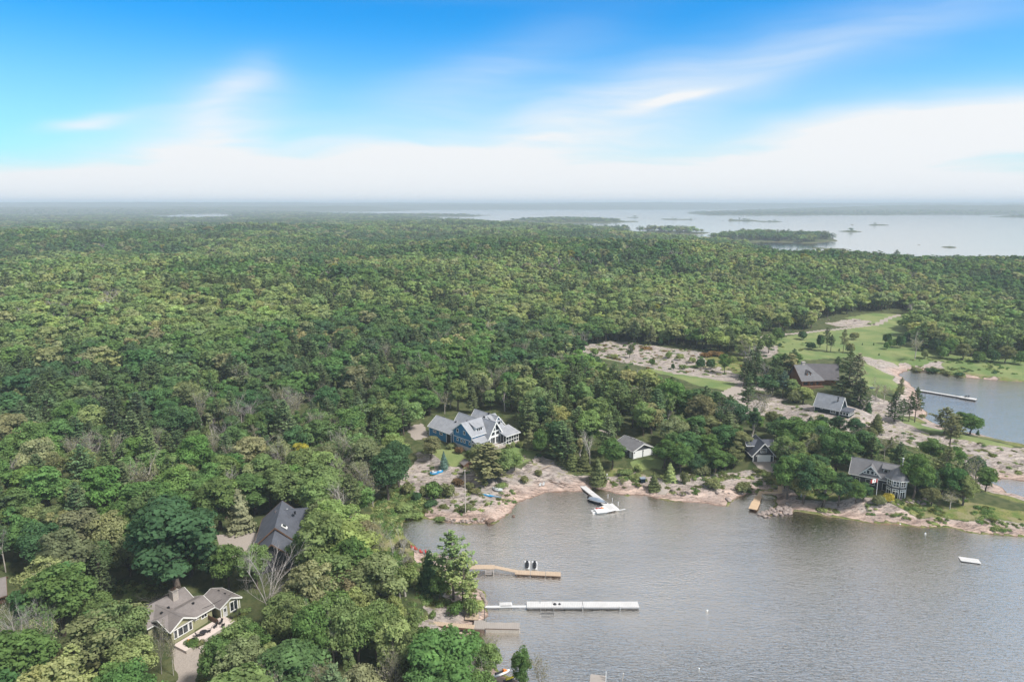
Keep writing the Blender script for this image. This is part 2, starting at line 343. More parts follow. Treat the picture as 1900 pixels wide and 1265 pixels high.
def build_ground():
    X, Y, F = fan(75, 24000, .0062, R_(52), .0046)
    sd = shore_sd(X, Y); r = np.hypot(X, Y)
    Z = height(X, Y, sd)
    near = r < 620
    x, y = X[near], Y[near]; s = sd[near]
    def soft(polys, w, k, sc, seed):
        v = np.zeros(x.shape); nz = (fbm(x/sc, y/sc, seed, 3)-.5)*k
        for p in polys: v = np.maximum(v, sst(sdp(x, y, p)+nz, -w, w))
        return v
    rock = soft(ROCKS, 1.6, 9, 7, 71)
    fringe = sst(s, 0, 1)*(1-sst(s+(fbm(x/9, y/9, 75, 3)-.5)*9, 5, 9))*np.where(inp(x, y, WP([(1650,640),(2400,640),(2400,716),(1900,716),(1700,697)])), .25, 1)*np.where(inp(x, y, WP([(600,1500),(640,1000),(700,900),(790,975),(760,1000),(770,1040),(770,1100),(800,1500)])), .2, 1)
    rock = np.maximum(rock, fringe)
    lawn = soft(LAWNS, 1.0, 5, 8, 72); mead = soft(MEADOWS, 2.0, 8, 9, 73); grav = soft(GRAVEL, .5, 1.6, 3, 74)
    for pts, w in ROADS: grav = np.maximum(grav, 1-sst(polyline_d(x, y, pts)+(vnoise(x/3, y/3, 5)-.5)*.8, w-.3, w+.4))
    mead = np.maximum(mead, (1-sst(s, 6, 16))*(1-rock)*.8)
    rock = rock*(1-grav); lawn = lawn*(1-.9*rock*(s < 30))
    zones = np.zeros((len(X), 4)); zones[near] = np.stack([rock, lawn, grav, mead], 1)
    # granite relief: long ledges running with the strata
    ca, sa = math.cos(R_(38)), math.sin(R_(38)); u = x*ca-y*sa; v = x*sa+y*ca
    q = fbm(u/16+2*vnoise(u/9, v/9, 20), v/2.6, 21, 4); ledge = np.floor(q*7)/7*.6+q*.4
    amp = rock*sst(s, -.5, 5)*np.clip(1-(r[near]-350)/300, 0, 1)
    flat = np.zeros(x.shape)
    for (cx, cyy, r0, r1, z) in PADS: flat = np.maximum(flat, 1-sst(np.hypot(x-cx, y-cyy), r0*.9, r1*.8))
    dz = (ledge-.45)*3.0*amp*(1-flat*.85)
    floor_ = (1-rock)*(1-lawn)*(1-grav)*(fbm(x/5, y/5, 30, 3)-.5)*1.0*(s > 1)*(1-flat)
    Zn = Z[near]+dz+floor_
    Z[near] = np.where(s > .3, np.maximum(Zn, .05+.05*np.minimum(s, 4)), Z[near])
    V = np.stack([X, Y, Z], 1)
    at = {'zones': ('FLOAT_COLOR', zones), 'sd': ('FLOAT', np.clip(sd, -60, 60))}
    gm = ground_material()
    fc = lambda a: a[F].mean(1)
    fr, fl, fg, fm, fs = fc(zones[:, 0]), fc(zones[:, 1]), fc(zones[:, 2]), fc(zones[:, 3]), fc(sd)
    cls = np.zeros(len(F), int)
    cls[fm > .5] = 4; cls[fl > .5] = 2; cls[fr > .5] = 1; cls[fg > .5] = 3; cls[fs < 0] = 5
    for k, nme in enumerate(['forest_ground', 'granite_rock', 'lawn', 'gravel_road', 'meadow', 'lake_bed']):
        kk = cls == k
        if not kk.any(): continue
        v, f, a2 = sub(V, F, kk, at)
        o = bpy.data.objects.new(nme, mesh_np(nme, v, f, k != 1, [gm], a2)); COL.objects.link(o); o['kind'] = 'structure'
    global GRID
    return X, Y, Z, sd
GX, GY, GZ, GSD = build_ground()
NR_ = None
def _gridinfo():
    na = int(2*R_(52)/.0046)+1; return len(GX)//na, na
GNR, GNC = _gridinfo(); GZ2 = GZ.reshape(GNR, GNC)
def gh(x, y):
    """height of the built ground"""
    x = np.asarray(x, float); y = np.asarray(y, float)
    r = np.hypot(x, y); a = np.arctan2(x, y)
    fi = np.clip(np.log(np.maximum(r, 75.01)/75)/math.log(1.0062), 0, GNR-1.001); fj = np.clip((a+R_(52))/(2*R_(52))*(GNC-1), 0, GNC-1.001)
    i = fi.astype(int); j = fj.astype(int); u = fi-i; v = fj-j
    return (GZ2[i, j]*(1-u)+GZ2[i+1, j]*u)*(1-v)+(GZ2[i, j+1]*(1-u)+GZ2[i+1, j+1]*u)*v
def G(px, py, zg=4.0):
    z = zg
    for _ in range(14):
        x, y = U(px, py, z); z = .5*z+.5*max(0., float(gh(float(x), float(y))))
    x, y = U(px, py, z); return float(x), float(y), float(max(0, gh(float(x), float(y))))

def build_water():
    X, Y, F = fan(76, 15500, .012, R_(51.9), .008)
    sd = shore_sd(X, Y)
    dep = -sd
    shallow = np.zeros(X.shape)  # sandy shallows plus the painted sky sheen of far lake and rear bay
    # sandy shallows of the bay head
    shallow_pts = [(WP([(740,950),(960,935),(1060,912),(1300,930),(1330,960),(1240,1010),(1150,1060),(1050,1100),(900,1130),(860,1060),(760,1020)]), 20), (WP([(880,1140),(960,1200),(1000,1300),(900,1300)]), 6), (WP([(1240,1010),(1330,970),(1420,1050),(1380,1130),(1200,1150),(1100,1100),(900,1180),(890,1120)]), 22)]
    for p, w in shallow_pts: shallow = np.maximum(shallow, sst(sdp(X, Y, p)+(fbm(X/12, Y/12, 91, 3)-.5)*14, -w, w))
    shallow = np.maximum(shallow, .85*sst(np.hypot(X, Y), 600, 900)); shallow = np.maximum(shallow, .45*sst(sdp(X, Y, BACK), 0, 14))  # far lake and rear bay: pale sky sheen painted into the water colour
    V = np.stack([X, Y, np.zeros_like(X)], 1)
    at = {'dep': ('FLOAT', np.clip(dep, -5, 60)), 'shal_sheen': ('FLOAT', shallow)}
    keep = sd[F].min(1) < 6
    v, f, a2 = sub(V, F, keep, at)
    m_, N, out = mat('lake_water'); geo = N.new('ShaderNodeNewGeometry'); p = geo.outputs['Position']
    d = attr(N, 'dep').outputs['Fac']; sh = attr(N, 'shal_sheen').outputs['Fac']
    big = N.noise(N.map(p, (1, .6, 1), (0, 0, R_(20))), .022, 3, .5)
    col = N.mix(N.ss(big, .35, .65), (.028, .028, .025, 1), (.055, .052, .046, 1))
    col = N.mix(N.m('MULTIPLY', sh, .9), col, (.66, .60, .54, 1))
    near = N.m('MULTIPLY', N.ss(d, 0, 7, 1, 0), 1)
    depthmix = N.ss(d, 0, 9, .12, 1.0)
    df = N.new('ShaderNodeBsdfDiffuse'); N.put(df.inputs[0], col)
    tr = N.new('ShaderNodeBsdfTransparent'); tr.inputs[0].default_value = (.80, .70, .55, 1)
    body = N.new('ShaderNodeMixShader'); N.l.new(depthmix, body.inputs[0]); N.l.new(tr.outputs[0], body.inputs[1]); N.l.new(df.outputs[0], body.inputs[2])
    # wind ripples
    w1 = N.noise(N.map(p, (.62, 1.9, 1), (0, 0, R_(14))), .95, 3, .6, .6)
    w2 = N.noise(N.map(p, (.8, 1.5, 1), (0, 0, R_(-20))), 2.6, 2, .5, .3)
    w3 = N.noise(N.map(p, (.5, 1.4, 1), (0, 0, R_(30))), .12, 3, .5)
    camd = N.new('ShaderNodeVectorMath', operation='LENGTH'); N.l.new(p, camd.inputs[0])
    fade = N.ss(camd.outputs['Value'], 250, 1700, 1.0, .03)
    hh = N.m('MULTIPLY', N.m('ADD', N.m('ADD', w1, N.m('MULTIPLY', w2, .45)), N.m('MULTIPLY', w3, 1.2)), fade)
    bn = N.new('ShaderNodeBump'); N.put(bn.inputs['Height'], hh); bn.inputs['Strength'].default_value = 1.0; bn.inputs['Distance'].default_value = .19
    gl = N.new('ShaderNodeBsdfGlossy'); gl.inputs['Roughness'].default_value = .12; gl.inputs[0].default_value = (.93, .90, .85, 1); N.l.new(bn.outputs[0], gl.inputs['Normal'])
    fr = N.new('ShaderNodeFresnel'); fr.inputs[0].default_value = 1.34; N.l.new(bn.outputs[0], fr.inputs['Normal'])
    mx = N.new('ShaderNodeMixShader'); N.l.new(fr.outputs[0], mx.inputs[0]); N.l.new(body.outputs[0], mx.inputs[1]); N.l.new(gl.outputs[0], mx.inputs[2])
    N.l.new(mx.outputs[0], out.inputs[0])
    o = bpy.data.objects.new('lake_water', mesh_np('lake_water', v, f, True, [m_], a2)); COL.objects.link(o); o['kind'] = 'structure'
build_water()

def build_haze():
    m_, N, out = mat('haze'); v = N.new('ShaderNodeVolumePrincipled'); v.inputs['Color'].default_value = (.77, .895, 1, 1)
    v.inputs['Density'].default_value = HAZE; v.inputs['Anisotropy'].default_value = 0.0; N.l.new(v.outputs[0], out.inputs['Volume'])
    x0, x1, y0, y1, z0, z1 = -21000, 21000, -200, 25500, -7.0, 150.0
    V = [(x, y, z) for x in (x0, x1) for y in (y0, y1) for z in (z0, z1)]
    F = [(0, 1, 3, 2), (4, 6, 7, 5), (0, 4, 5, 1), (2, 3, 7, 6), (0, 2, 6, 4), (1, 5, 7, 3)]
    me = bpy.data.meshes.new('haze'); me.from_pydata(V, [], F); me.materials.append(m_)
    o = bpy.data.objects.new('haze', me); COL.objects.link(o); o['kind'] = 'stuff'
HAZE = 1.4e-4
build_haze()

# ------------------------------------------------------------------ trees
def leaf_material(name, backlit=.36, var=.45, scale=.55):
    m_, N, out = mat(name); tc = N.new('ShaderNodeTexCoord')
    t = attr(N, 'tint', 'INSTANCER').outputs['Vector']
    oi = N.new('ShaderNodeObjectInfo'); off = N.m('MULTIPLY', oi.outputs['Random'], 97.0)
    p = N.vm('ADD', tc.outputs['Object'], off)
    n = N.noise(p, scale, 3, .65); f = N.ss(n, .25, .75, 1-var, 1+var)
    warm = N.ss(N.noise(p, scale*.45, 2), .5, .8, 0, .2)
    c = N.vm('MULTIPLY', t, f); c = N.mix(warm, c, N.vm('MULTIPLY', c, (1.45, 1.2, .8)))
    d = N.new('ShaderNodeBsdfDiffuse'); N.put(d.inputs[0], c)
    tr = N.new('ShaderNodeBsdfTranslucent'); N.put(tr.inputs[0], N.vm('MULTIPLY', c, (1.3, 1.35, .7)))
    mx = N.new('ShaderNodeMixShader'); mx.inputs[0].default_value = backlit
    N.l.new(d.outputs[0], mx.inputs[1]); N.l.new(tr.outputs[0], mx.inputs[2]); N.l.new(mx.outputs[0], out.inputs[0]); return m_
LEAF = leaf_material('foliage'); NEEDLE = leaf_material('needles', .15, .35, .5)
def bark_material(name, c1, c2):
    m_, N, out = mat(name); p = N.new('ShaderNodeTexCoord').outputs['Object']
    n = N.noise(N.map(p, (3, 3, .7)), 1.5, 4, .7); principled(N, out, N.mix(N.ss(n, .3, .7), c1, c2), .95, n, .5, .1, spec=.1); return m_
BARK = bark_material('bark', (.07, .055, .045), (.17, .14, .12)); PALE = bark_material('pale_bark', (.30, .27, .24), (.55, .51, .46)); GREY = bark_material('dead_wood', (.28, .25, .235), (.48, .44, .41))

class GB:
    """collects quads and triangles as numpy blocks (triangles only)"""
    def __init__(s): s.v = []; s.f = []; s.m = []; s.n = 0
    def add(s, V, F, m=0):
        V = np.asarray(V, float); F = np.asarray(F, int); s.v.append(V); s.f.append(F+s.n); s.m.append(np.full(len(F), m)); s.n += len(V)
    def mesh(s, name, mats, smooth=False): return mesh_np(name, np.concatenate(s.v), np.concatenate(s.f), smooth, mats, None, np.concatenate(s.m))
def stick(gb, a, b, ra, rb, m=0, k=4):
    a = np.array(a, float); b = np.array(b, float); d = b-a; L = np.linalg.norm(d)+1e-9; d /= L
    s = np.cross(d, (0, 0, 1) if abs(d[2]) < .9 else (1, 0, 0)); s /= np.linalg.norm(s); t = np.cross(d, s)
    an = np.arange(k)*2*math.pi/k; ring = np.cos(an)[:, None]*s+np.sin(an)[:, None]*t
    V = np.concatenate([a+ring*ra, b+ring*rb]); F = []
    for i in range(k):
        j = (i+1) % k; F += [(i, j, k+j), (i, k+j, k+i)]
    gb.add(V, F, m)
def leaves(gb, C, Nn, size, r, m=0, asp=1.0, jit=.5):
    """small bent leaf sprays at C facing Nn"""
    n = len(C); Nn = Nn+r.normal(0, jit, (n, 3)); Nn /= np.linalg.norm(Nn, axis=1)[:, None]
    a = np.cross(Nn, r.normal(0, 1, (n, 3))); a /= np.linalg.norm(a, axis=1)[:, None]; b = np.cross(Nn, a)
    s = (size*r.uniform(.6, 1.35, n))[:, None]; a = a*s*asp; b = b*s
    V = np.stack([C-a, C-b*.75, C+a*r.uniform(.7, 1.2, n)[:, None]+Nn*s*.25, C+b*.8], 1).reshape(-1, 3)
    i = np.arange(n)*4; F = np.concatenate([np.stack([i, i+1, i+2], 1), np.stack([i, i+2, i+3], 1)]); gb.add(V, F, m)
_t = (1+5**.5)/2
ICO_V = np.array([(-1,_t,0),(1,_t,0),(-1,-_t,0),(1,-_t,0),(0,-1,_t),(0,1,_t),(0,-1,-_t),(0,1,-_t),(_t,0,-1),(_t,0,1),(-_t,0,-1),(-_t,0,1)])/math.hypot(1, _t)
ICO_F = np.array([(0,11,5),(0,5,1),(0,1,7),(0,7,10),(0,10,11),(1,5,9),(5,11,4),(11,10,2),(10,7,6),(7,1,8),(3,9,4),(3,4,2),(3,2,6),(3,6,8),(3,8,9),(4,9,5),(2,4,11),(6,2,10),(8,6,7),(9,8,1)])
def sph(r, n):
    d = r.normal(0, 1, (n, 3)); return d/np.linalg.norm(d, axis=1)[:, None]
def crown_lobes(gb, r, L, nleaf, size, m=0, core=.62, up=.25):
    """L rows: x y z radius squash"""
    w = L[:, 3]**2; idx = r.choice(len(L), nleaf, p=w/w.sum()); d = sph(r, nleaf); d[:, 2] = np.where(d[:, 2] < -.35, -d[:, 2], d[:, 2])
    rad = L[idx, 3]*r.uniform(.82, 1.16, nleaf); C = L[idx, :3]+d*rad[:, None]*np.stack([np.ones(nleaf), np.ones(nleaf), L[idx, 4]], 1)
    ok = np.ones(nleaf, bool)
    for k in range(len(L)):
        q = C-L[k, :3]; q[:, 2] /= L[k, 4]; ok &= ~((np.linalg.norm(q, axis=1) < L[k, 3]*.72) & (idx != k))
    n = d[ok].copy(); n[:, 2] += up; leaves(gb, C[ok], n, size, r, m)
    if core:
        for x, y, z, rr, sq in L:
            V = ICO_V*rr*core*r.uniform(.8, 1.15, (12, 1)); V[:, 2] *= sq; gb.add(V+(x, y, z), ICO_F, m)
def broad_lobes(r, H, R, n, z0=.38):
    """an uneven crown: lobes on a lumpy ellipsoid shell, with notches"""
    L = []; ph = r.uniform(0, 6.3, 3)
    zc = H*(z0+1)/2; hz = H*(1-z0)/2
    for i in range(n):
        d = sph(r, 1)[0]; d[2] = d[2]*.9+.12; a = math.atan2(d[1], d[0])
        k = .62+.13*math.sin(2*a+ph[0])+.1*math.sin(3*a+ph[1])+r.uniform(-.12, .1)
        rr = R*r.uniform(.18, .36)
        L.append((d[0]*R*k, d[1]*R*k, zc+d[2]*(hz-rr*.6)*r.uniform(.75, 1.02), rr, r.uniform(.65, .9)))
    L.append((0, 0, zc, R*.5, 1.1)); return np.array(L)
def trunk_mesh(name, r, H, rt, kind='broad', matl=None, lobes=None):
    gb = GB(); p = np.array([0, 0, -.6]); top = H*(.72 if kind == 'broad' else .97); segs = 5; pts = [p]
    for i in range(1, segs+1):
        pts.append(np.array([r.uniform(-.03, .03)*H, r.uniform(-.03, .03)*H, top*i/segs]) if kind == 'broad' else np.array([r.uniform(-.008, .008)*H*i, r.uniform(-.008, .008)*H*i, top*i/segs]))
    for i in range(segs): stick(gb, pts[i], pts[i+1], rt*(1-i/segs*.8), rt*(1-(i+1)/segs*.8), 0, 6)
    if lobes is not None:
        for x, y, z, rr, sq in lobes[:9]:
            b = pts[2+int(r.integers(0, 2))]; mid = (b+np.array([x, y, z]))/2+np.array([0, 0, -.05*H]); stick(gb, b, mid, rt*.4, rt*.25); stick(gb, mid, (x, y, z), rt*.25, rt*.08)
    return gb.mesh(name, [matl or BARK])
def proto_broad(seed, H=12, R=4.6, nl=22, nleaf=2400, size=.34, z0=.30, barkm=None):
    r = np.random.default_rng(seed); L = broad_lobes(r, H, R, nl, z0); gb = GB(); crown_lobes(gb, r, L, nleaf, size)
    return gb.mesh('crown', [LEAF]), trunk_mesh('trunk', r, H, .2+.012*H, 'broad', barkm, L)
def pine_geo(gb, r, H, R, layers, per, tufts, size, z0=.22, m=0, br=None, ragged=.35, bm=0):
    for i in range(layers):
        t = i/(layers-1); z = H*(z0+(1-z0)*t*.97)
        prof = (1-t)**.75*.9+.14 if z0 < .3 else (math.sin(math.pi*min(1, .25+.75*t))*.8+.25)*(1-t*.35)
        a0 = r.uniform(0, 6.3)
        for j in range(per):
            a = a0+j*2*math.pi/per+r.uniform(-.3, .3); L = R*prof*r.uniform(1-ragged, 1+ragged*.5)
            if r.random() < .12: continue
            rise = .10+.25*t; d = np.array([math.cos(a), math.sin(a), rise]); s = np.array([-math.sin(a), math.cos(a), 0])
            n = max(3, int(tufts*L/R+1)); q = r.uniform(.25, 1.0, n)**.8
            C = np.array([0, 0, z])+d*(q*L)[:, None]+s*(r.uniform(-1, 1, n)*.30*L*(1.15-q*.7))[:, None]+np.array([0, 0, 1])*r.normal(0, .035*R, n)[:, None]
            leaves(gb, C, np.tile([0, 0, 1.0], (n, 1)), size, r, m, 1.25, .45)
            if br is not None: stick(br, (0, 0, z-.02*H), np.array([0, 0, z])+d*L*.8, .05+.004*H, .02, bm, 3)
def proto_pine(seed, H=15, R=3.9, layers=13, per=6, tufts=30, size=.30, z0=.22, ragged=.35):
    r = np.random.default_rng(seed); gb = GB(); tb = GB(); pine_geo(gb, r, H, R, layers, per, tufts, size, z0, 0, tb, ragged)
    stick(tb, (0, 0, -.6), (0, 0, H*.55), .12+.013*H, .12, 0, 6); stick(tb, (0, 0, H*.55), (0, 0, H*.99), .12, .03, 0, 5)
    return gb.mesh('crown', [NEEDLE]), tb.mesh('trunk', [BARK])
def cone_geo(gb, r, H, R, n, size, m=0, p=1.0, z0=.04):
    z = H*(z0+(1-z0)*(1-np.sqrt(r.uniform(0, 1, n)))); a = r.uniform(0, 6.3, n)
    prof = R*(1-z/H)**p*(.80+.2*np.sin(z*5.5/ max(H/8, .5))+.16*np.sin(a*3+z)+r.uniform(-.1, .12, n))
    C = np.stack([np.cos(a)*prof, np.sin(a)*prof, z], 1); N_ = np.stack([np.cos(a), np.sin(a), np.full(n, .55)], 1)
    leaves(gb, C, N_, size, r, m, 1.0, .4)
    k = 8; an = np.arange(k)*2*math.pi/k; V = [(0, 0, H*.93)]+[(math.cos(q)*R*.72*(1-z0)**p, math.sin(q)*R*.72, H*z0) for q in an]
    V += [(math.cos(q+.4)*R*.72*.5**p, math.sin(q+.4)*R*.72*.5**p, H*.5) for q in an]
    F = []
    for i in range(k):
        j = (i+1) % k; F += [(1+i, 1+j, 9+j), (1+i, 9+j, 9+i), (9+i, 9+j, 0)]
    gb.add(V, F, m)
def proto_cone(seed, H=8, R=1.9, n=1500, size=.22, p=.85):
    r = np.random.default_rng(seed); gb = GB(); cone_geo(gb, r, H, R, n, size, 0, p); tb = GB(); stick(tb, (0, 0, -.5), (0, 0, H*.9), .16, .03, 0, 5)
    return gb.mesh('crown', [NEEDLE]), tb.mesh('trunk', [BARK])
def branch(gb, r, p, d, L, rad, depth, m=0, spread=.55):
    q = p; n = 3 if depth > 1 else 2
    for i in range(n):
        d2 = d+r.normal(0, .10, 3); d2 /= np.linalg.norm(d2); e = q+d2*L/n; stick(gb, q, e, rad*(1-i/n*.5), rad*(1-(i+1)/n*.5), m, 4 if depth > 1 else 3)
        if depth > 0:
            for _ in range(2 if depth > 1 else 3):
                s = d2+r.normal(0, spread, 3); s[2] = abs(s[2])*.7+.25; s /= np.linalg.norm(s)
                branch(gb, r, q+(e-q)*r.uniform(.3, 1), s, L*r.uniform(.42, .62), rad*.42, depth-1, m, spread)
        q = e; d = d2
def proto_dead(seed, H=13, matl=None, trunkfrac=.35, spread=.5, sparse=0):
    r = np.random.default_rng(seed); tb = GB(); stick(tb, (0, 0, -.6), (0, 0, H*trunkfrac), .20, .15, 0, 6)
    gb = GB()
    for i in range(4): 
        a = r.uniform(0, 6.3); branch(gb, r, np.array([0, 0, H*trunkfrac*(.7+.1*i)]), np.array([math.cos(a)*.35, math.sin(a)*.35, 1.0]), H*(1-trunkfrac)*r.uniform(.6, .95), .09, 3, 0, spread)
    lf = None
    if sparse:
        n = sparse; q = np.concatenate(gb.v); C = q[r.integers(0, len(q), n)]+r.normal(0, .35, (n, 3)); lf = GB(); leaves(lf, C, sph(r, n), .2, r, 0)
    return gb.mesh('branches', [matl or GREY]), tb.mesh('trunk', [matl or GREY]), (lf.mesh('foliage', [LEAF]) if lf else None)
def proto_bush(seed, H=2.2, R=1.8, n=700, size=.2):
    r = np.random.default_rng(seed); k = 7; L = np.array([(math.cos(a)*R*.5*q, math.sin(a)*R*.5*q, H*.42, R*.5, H/R*.75) for a, q in zip(r.uniform(0, 6.3, k), r.uniform(.3, 1.1, k))])
    gb = GB(); crown_lobes(gb, r, L, n, size); tb = GB()
    for a in range(4): stick(tb, (0, 0, -.3), (math.cos(a*1.6)*R*.4, math.sin(a*1.6)*R*.4, H*.6), .05, .02, 0, 3)
    return gb.mesh('crown', [LEAF]), tb.mesh('stem', [BARK])

PROTO = {
 'broad': [(proto_broad(s, 12, R, n, 5200, .235, z), 12, R) for s, R, n, z in [(1, 4.6, 38, .14), (2, 4.2, 34, .18), (3, 5.0, 44, .24), (4, 3.7, 32, .10), (5, 4.4, 38, .26), (6, 4.8, 46, .12)]],
 'aspen': [(proto_broad(s, 13, 2.5, 15, 1500, .27, .34, PALE), 13, 2.5) for s in (11, 12, 13)],
 'pine': [(proto_pine(21, 15, 3.8, 14, 7, 52, .25), 15, 3.8), (proto_pine(22, 15, 4.4, 12, 6, 60, .26, .30, .5), 15, 4.4), (proto_pine(23, 15, 3.3, 16, 7, 40, .24, .15, .3), 15, 3.3), (proto_pine(24, 15, 4.0, 11, 6, 56, .25, .38, .55), 15, 4.0)],
 'cedar': [(proto_cone(31, 8, 1.9), 8, 1.9), (proto_cone(32, 8, 2.3, 1700, .24, .7), 8, 2.3)],
 'spruce': [(proto_cone(33, 8, 2.3, 1800, .2, 1.0), 8, 2.3)],
 'dead': [(proto_dead(41), 13, 4), (proto_dead(42, 13, None, .25, .6), 13, 4.5), (proto_dead(43, 13, PALE, .5, .4), 13, 3)],
 'sparse': [(proto_dead(44, 13, PALE, .4, .4, 500), 13, 3), (proto_dead(45, 13, None, .3, .5, 650), 13, 4)],
 'bush': [(proto_bush(51), 2.2, 1.8), (proto_bush(52, 2.0, 2.1), 2.0, 2.1), (proto_bush(53, 2.6, 1.6), 2.6, 1.6)],
}
def lod_meshes():
    out = {'broad': [], 'pine': [], 'dead': []}
    for lod, (nleaf, size, nl) in enumerate([(1300, .42, 22), (220, 1.0, 11)]):
        for s in range(4):
            r = np.random.default_rng(100+s+10*lod); gb = GB(); R = (4.6, 4.1, 5.0, 3.8)[s]; L = broad_lobes(r, 12, R, nl, .25); crown_lobes(gb, r, L, nleaf, size, 0, .86, .4)
            stick(gb, (0, 0, -1), (0, 0, 7), .3, .15, 1, 4); out['broad'].append(gb.mesh('tree_a%d%d' % (lod, s), [LEAF, BARK]))
        for s in range(3):
            r = np.random.default_rng(140+s+10*lod); gb = GB()
            pine_geo(gb, r, 15, (3.6, 4.3, 3.2)[s], (11, 9, 12)[s] if lod == 0 else 7, 5 if lod == 0 else 4, 30 if lod == 0 else 8, .40 if lod == 0 else .9, (.2, .3, .12)[s])
            stick(gb, (0, 0, -1), (0, 0, 14), .3, .06, 1, 4); out['pine'].append(gb.mesh('tree_p%d%d' % (lod, s), [NEEDLE, BARK]))
    for s in range(2):
        r = np.random.default_rng(170+s); gb = GB(); stick(gb, (0, 0, -1), (0, 0, 8), .22, .12, 0, 4)
        for i in range(5): branch(gb, r, np.array([0, 0, 4+i*.8]), np.array([r.normal(0, .4), r.normal(0, .4), 1.]), 6*r.uniform(.6, 1), .12, 1, 0, .5)
        out['dead'].append(gb.mesh('tree_d%d' % s, [GREY]))
    return out
LODS = lod_meshes()

TREE_WORD = {'broad': 'broadleaf_tree', 'aspen': 'aspen_tree', 'pine': 'pine_tree', 'cedar': 'cedar_tree', 'spruce': 'spruce_tree', 'dead': 'bare_tree', 'sparse': 'thin_tree', 'bush': 'shrub'}
TREES = []   # every individual tree: dict(root, kind, x, y, h, px, py, tint)
def plant(kind, x, y, H, tint, R=None, z=None, var=None, label=None, sink=.15):
    lst = PROTO[kind]; (meshes, h0, r0) = lst[random.randrange(len(lst)) if var is None else var]
    z = float(gh(x, y)) if z is None else z
    s = H/h0; sx = (R/r0 if R else s*random.uniform(.85, 1.15)); a = random.uniform(0, 6.28)
    root = bpy.data.objects.new(TREE_WORD[kind], None); COL.objects.link(root); root.location = (x, y, z-sink); root.rotation_euler = (random.uniform(-.05, .05), random.uniform(-.05, .05), a); root.scale = (sx, sx*random.uniform(.92, 1.08), s)
    root.empty_display_size = .5
    names = {'dead': ('branches', 'trunk'), 'sparse': ('branches', 'trunk', 'foliage'), 'bush': ('crown', 'stem')}.get(kind, ('crown', 'trunk'))
    for nme, me in zip(names, meshes):
        if me is None: continue
        o = bpy.data.objects.new(nme, me); COL.objects.link(o); o.parent = root
        if me.materials[0].name in ('foliage', 'needles'): o['tint'] = [float(c) for c in tint]
    px, py = PR(x, y, z+H*.6)
    TREES.append(dict(o=root, k=kind, x=x, y=y, h=H, px=float(px), py=float(py), bx=float(PR(x, y, z)[0]), by=float(PR(x, y, z)[1]), tint=tint, label=label, r=r0*sx)); return root

PAL = {'dark': (.034, .068, .032), 'mid': (.055, .100, .032), 'bright': (.090, .132, .052), 'lime': (.132, .168, .068), 'olive': (.092, .108, .052), 'yellow': (.20, .19, .035),
       'pine': (.046, .072, .034), 'bluepine': (.034, .062, .046), 'blue': (.055, .095, .085), 'cedar': (.060, .078, .032), 'greyolive': (.115, .125, .075), 'orange': (.28, .17, .05)}
PAL = {k_: tuple(min(.5,q*w_) for q, w_ in zip(v_, (2.2, 2.02, 2.05))) for k_, v_ in PAL.items()}
def jit(c, k=.12): 
    g = random.uniform(1-k, 1+k); return tuple(v*g*random.uniform(1-k*.5, 1+k*.5) for v in c)

# --- open ground and buildings as they show in the picture: no forest tree may stand or reach there
OPEN = [
 [(955,1500),(948,1260),(922,1215),(880,1190),(800,1165),(775,1140),(765,1105),(800,1100),(785,1065),(758,1030),(735,1003),(722,985),(700,970),(690,950),(705,930),(745,905),(752,880),(745,850),
  (765,835),(778,812),(762,806),(762,788),(785,784),(850,768),(920,765),(962,785),(972,812),(968,832),(1000,842),(1035,852),(1045,872),(1085,895),(1128,884),(1148,868),(1143,852),(1138,822),(1165,804),(1215,820),(1222,850),
  (1242,880),(1290,884),(1330,872),(1385,868),(1425,868),(1440,895),(1440,925),(1500,938),(1560,945),(1620,935),(1680,925),(1720,925),(1760,935),(1800,940),(1900,955),(2200,1000),(2600,1200),(2200,1800)],
 [(1382,742),(1410,735),(1440,738),(1492,750),(1512,722),(1545,722),(1600,728),(1650,720),(1668,728),(1720,750),(1800,750),(1900,770),(2200,800),(2300,960),(1900,930),(1850,900),(1822,872),(1745,838),(1680,818),(1620,800),(1540,785),(1460,772),(1420,765)],
 [(1390,622),(1505,610),(1540,588),(1600,578),(1690,575),(1672,602),(1700,645),(1760,658),(1850,665),(1900,668),(2300,672),(2300,850),(1900,800),(1720,770),(1650,735),(1600,728),(1555,722),(1550,665),(1480,650),(1420,660)],
 [(1075,645),(1150,632),(1300,648),(1375,665),(1392,692),(1372,722),(1350,725),(1310,718),(1230,695),(1180,680),(1120,662)],
 [(213,1088),(285,1084),(290,1125),(228,1132)], [(405,990),(474,988),(480,1040),(430,1045)], [(322,1195),(388,1192),(372,1215),(362,1300),(320,1300)], [(1098,795),(1142,799),(1140,808),(1102,806)],
]
HOUSES_PX = [([(778,775),(850,770),(905,762),(960,790),(962,830),(880,845),(785,828)], 240), ([(1140,804),(1215,820),(1215,856),(1142,856)], 225), ([(1378,802),(1442,802),(1445,862),(1378,862)], 222),
 ([(1558,840),(1640,845),(1672,875),(1664,925),(1590,905),(1560,885)], 195), ([(1500,722),(1592,735),(1594,782),(1500,775)], 262), ([(1460,662),(1552,668),(1555,715),(1525,728),(1465,712)], 305),
 ([(465,945),(505,948),(555,965),(545,985),(510,1010),(475,1048),(405,1040),(405,990)], 155), ([(255,1105),(330,1098),(385,1120),(455,1095),(460,1165),(350,1200),(262,1165)], 128), ([(0,1098),(22,1112),(10,1130),(0,1130)], 135)]
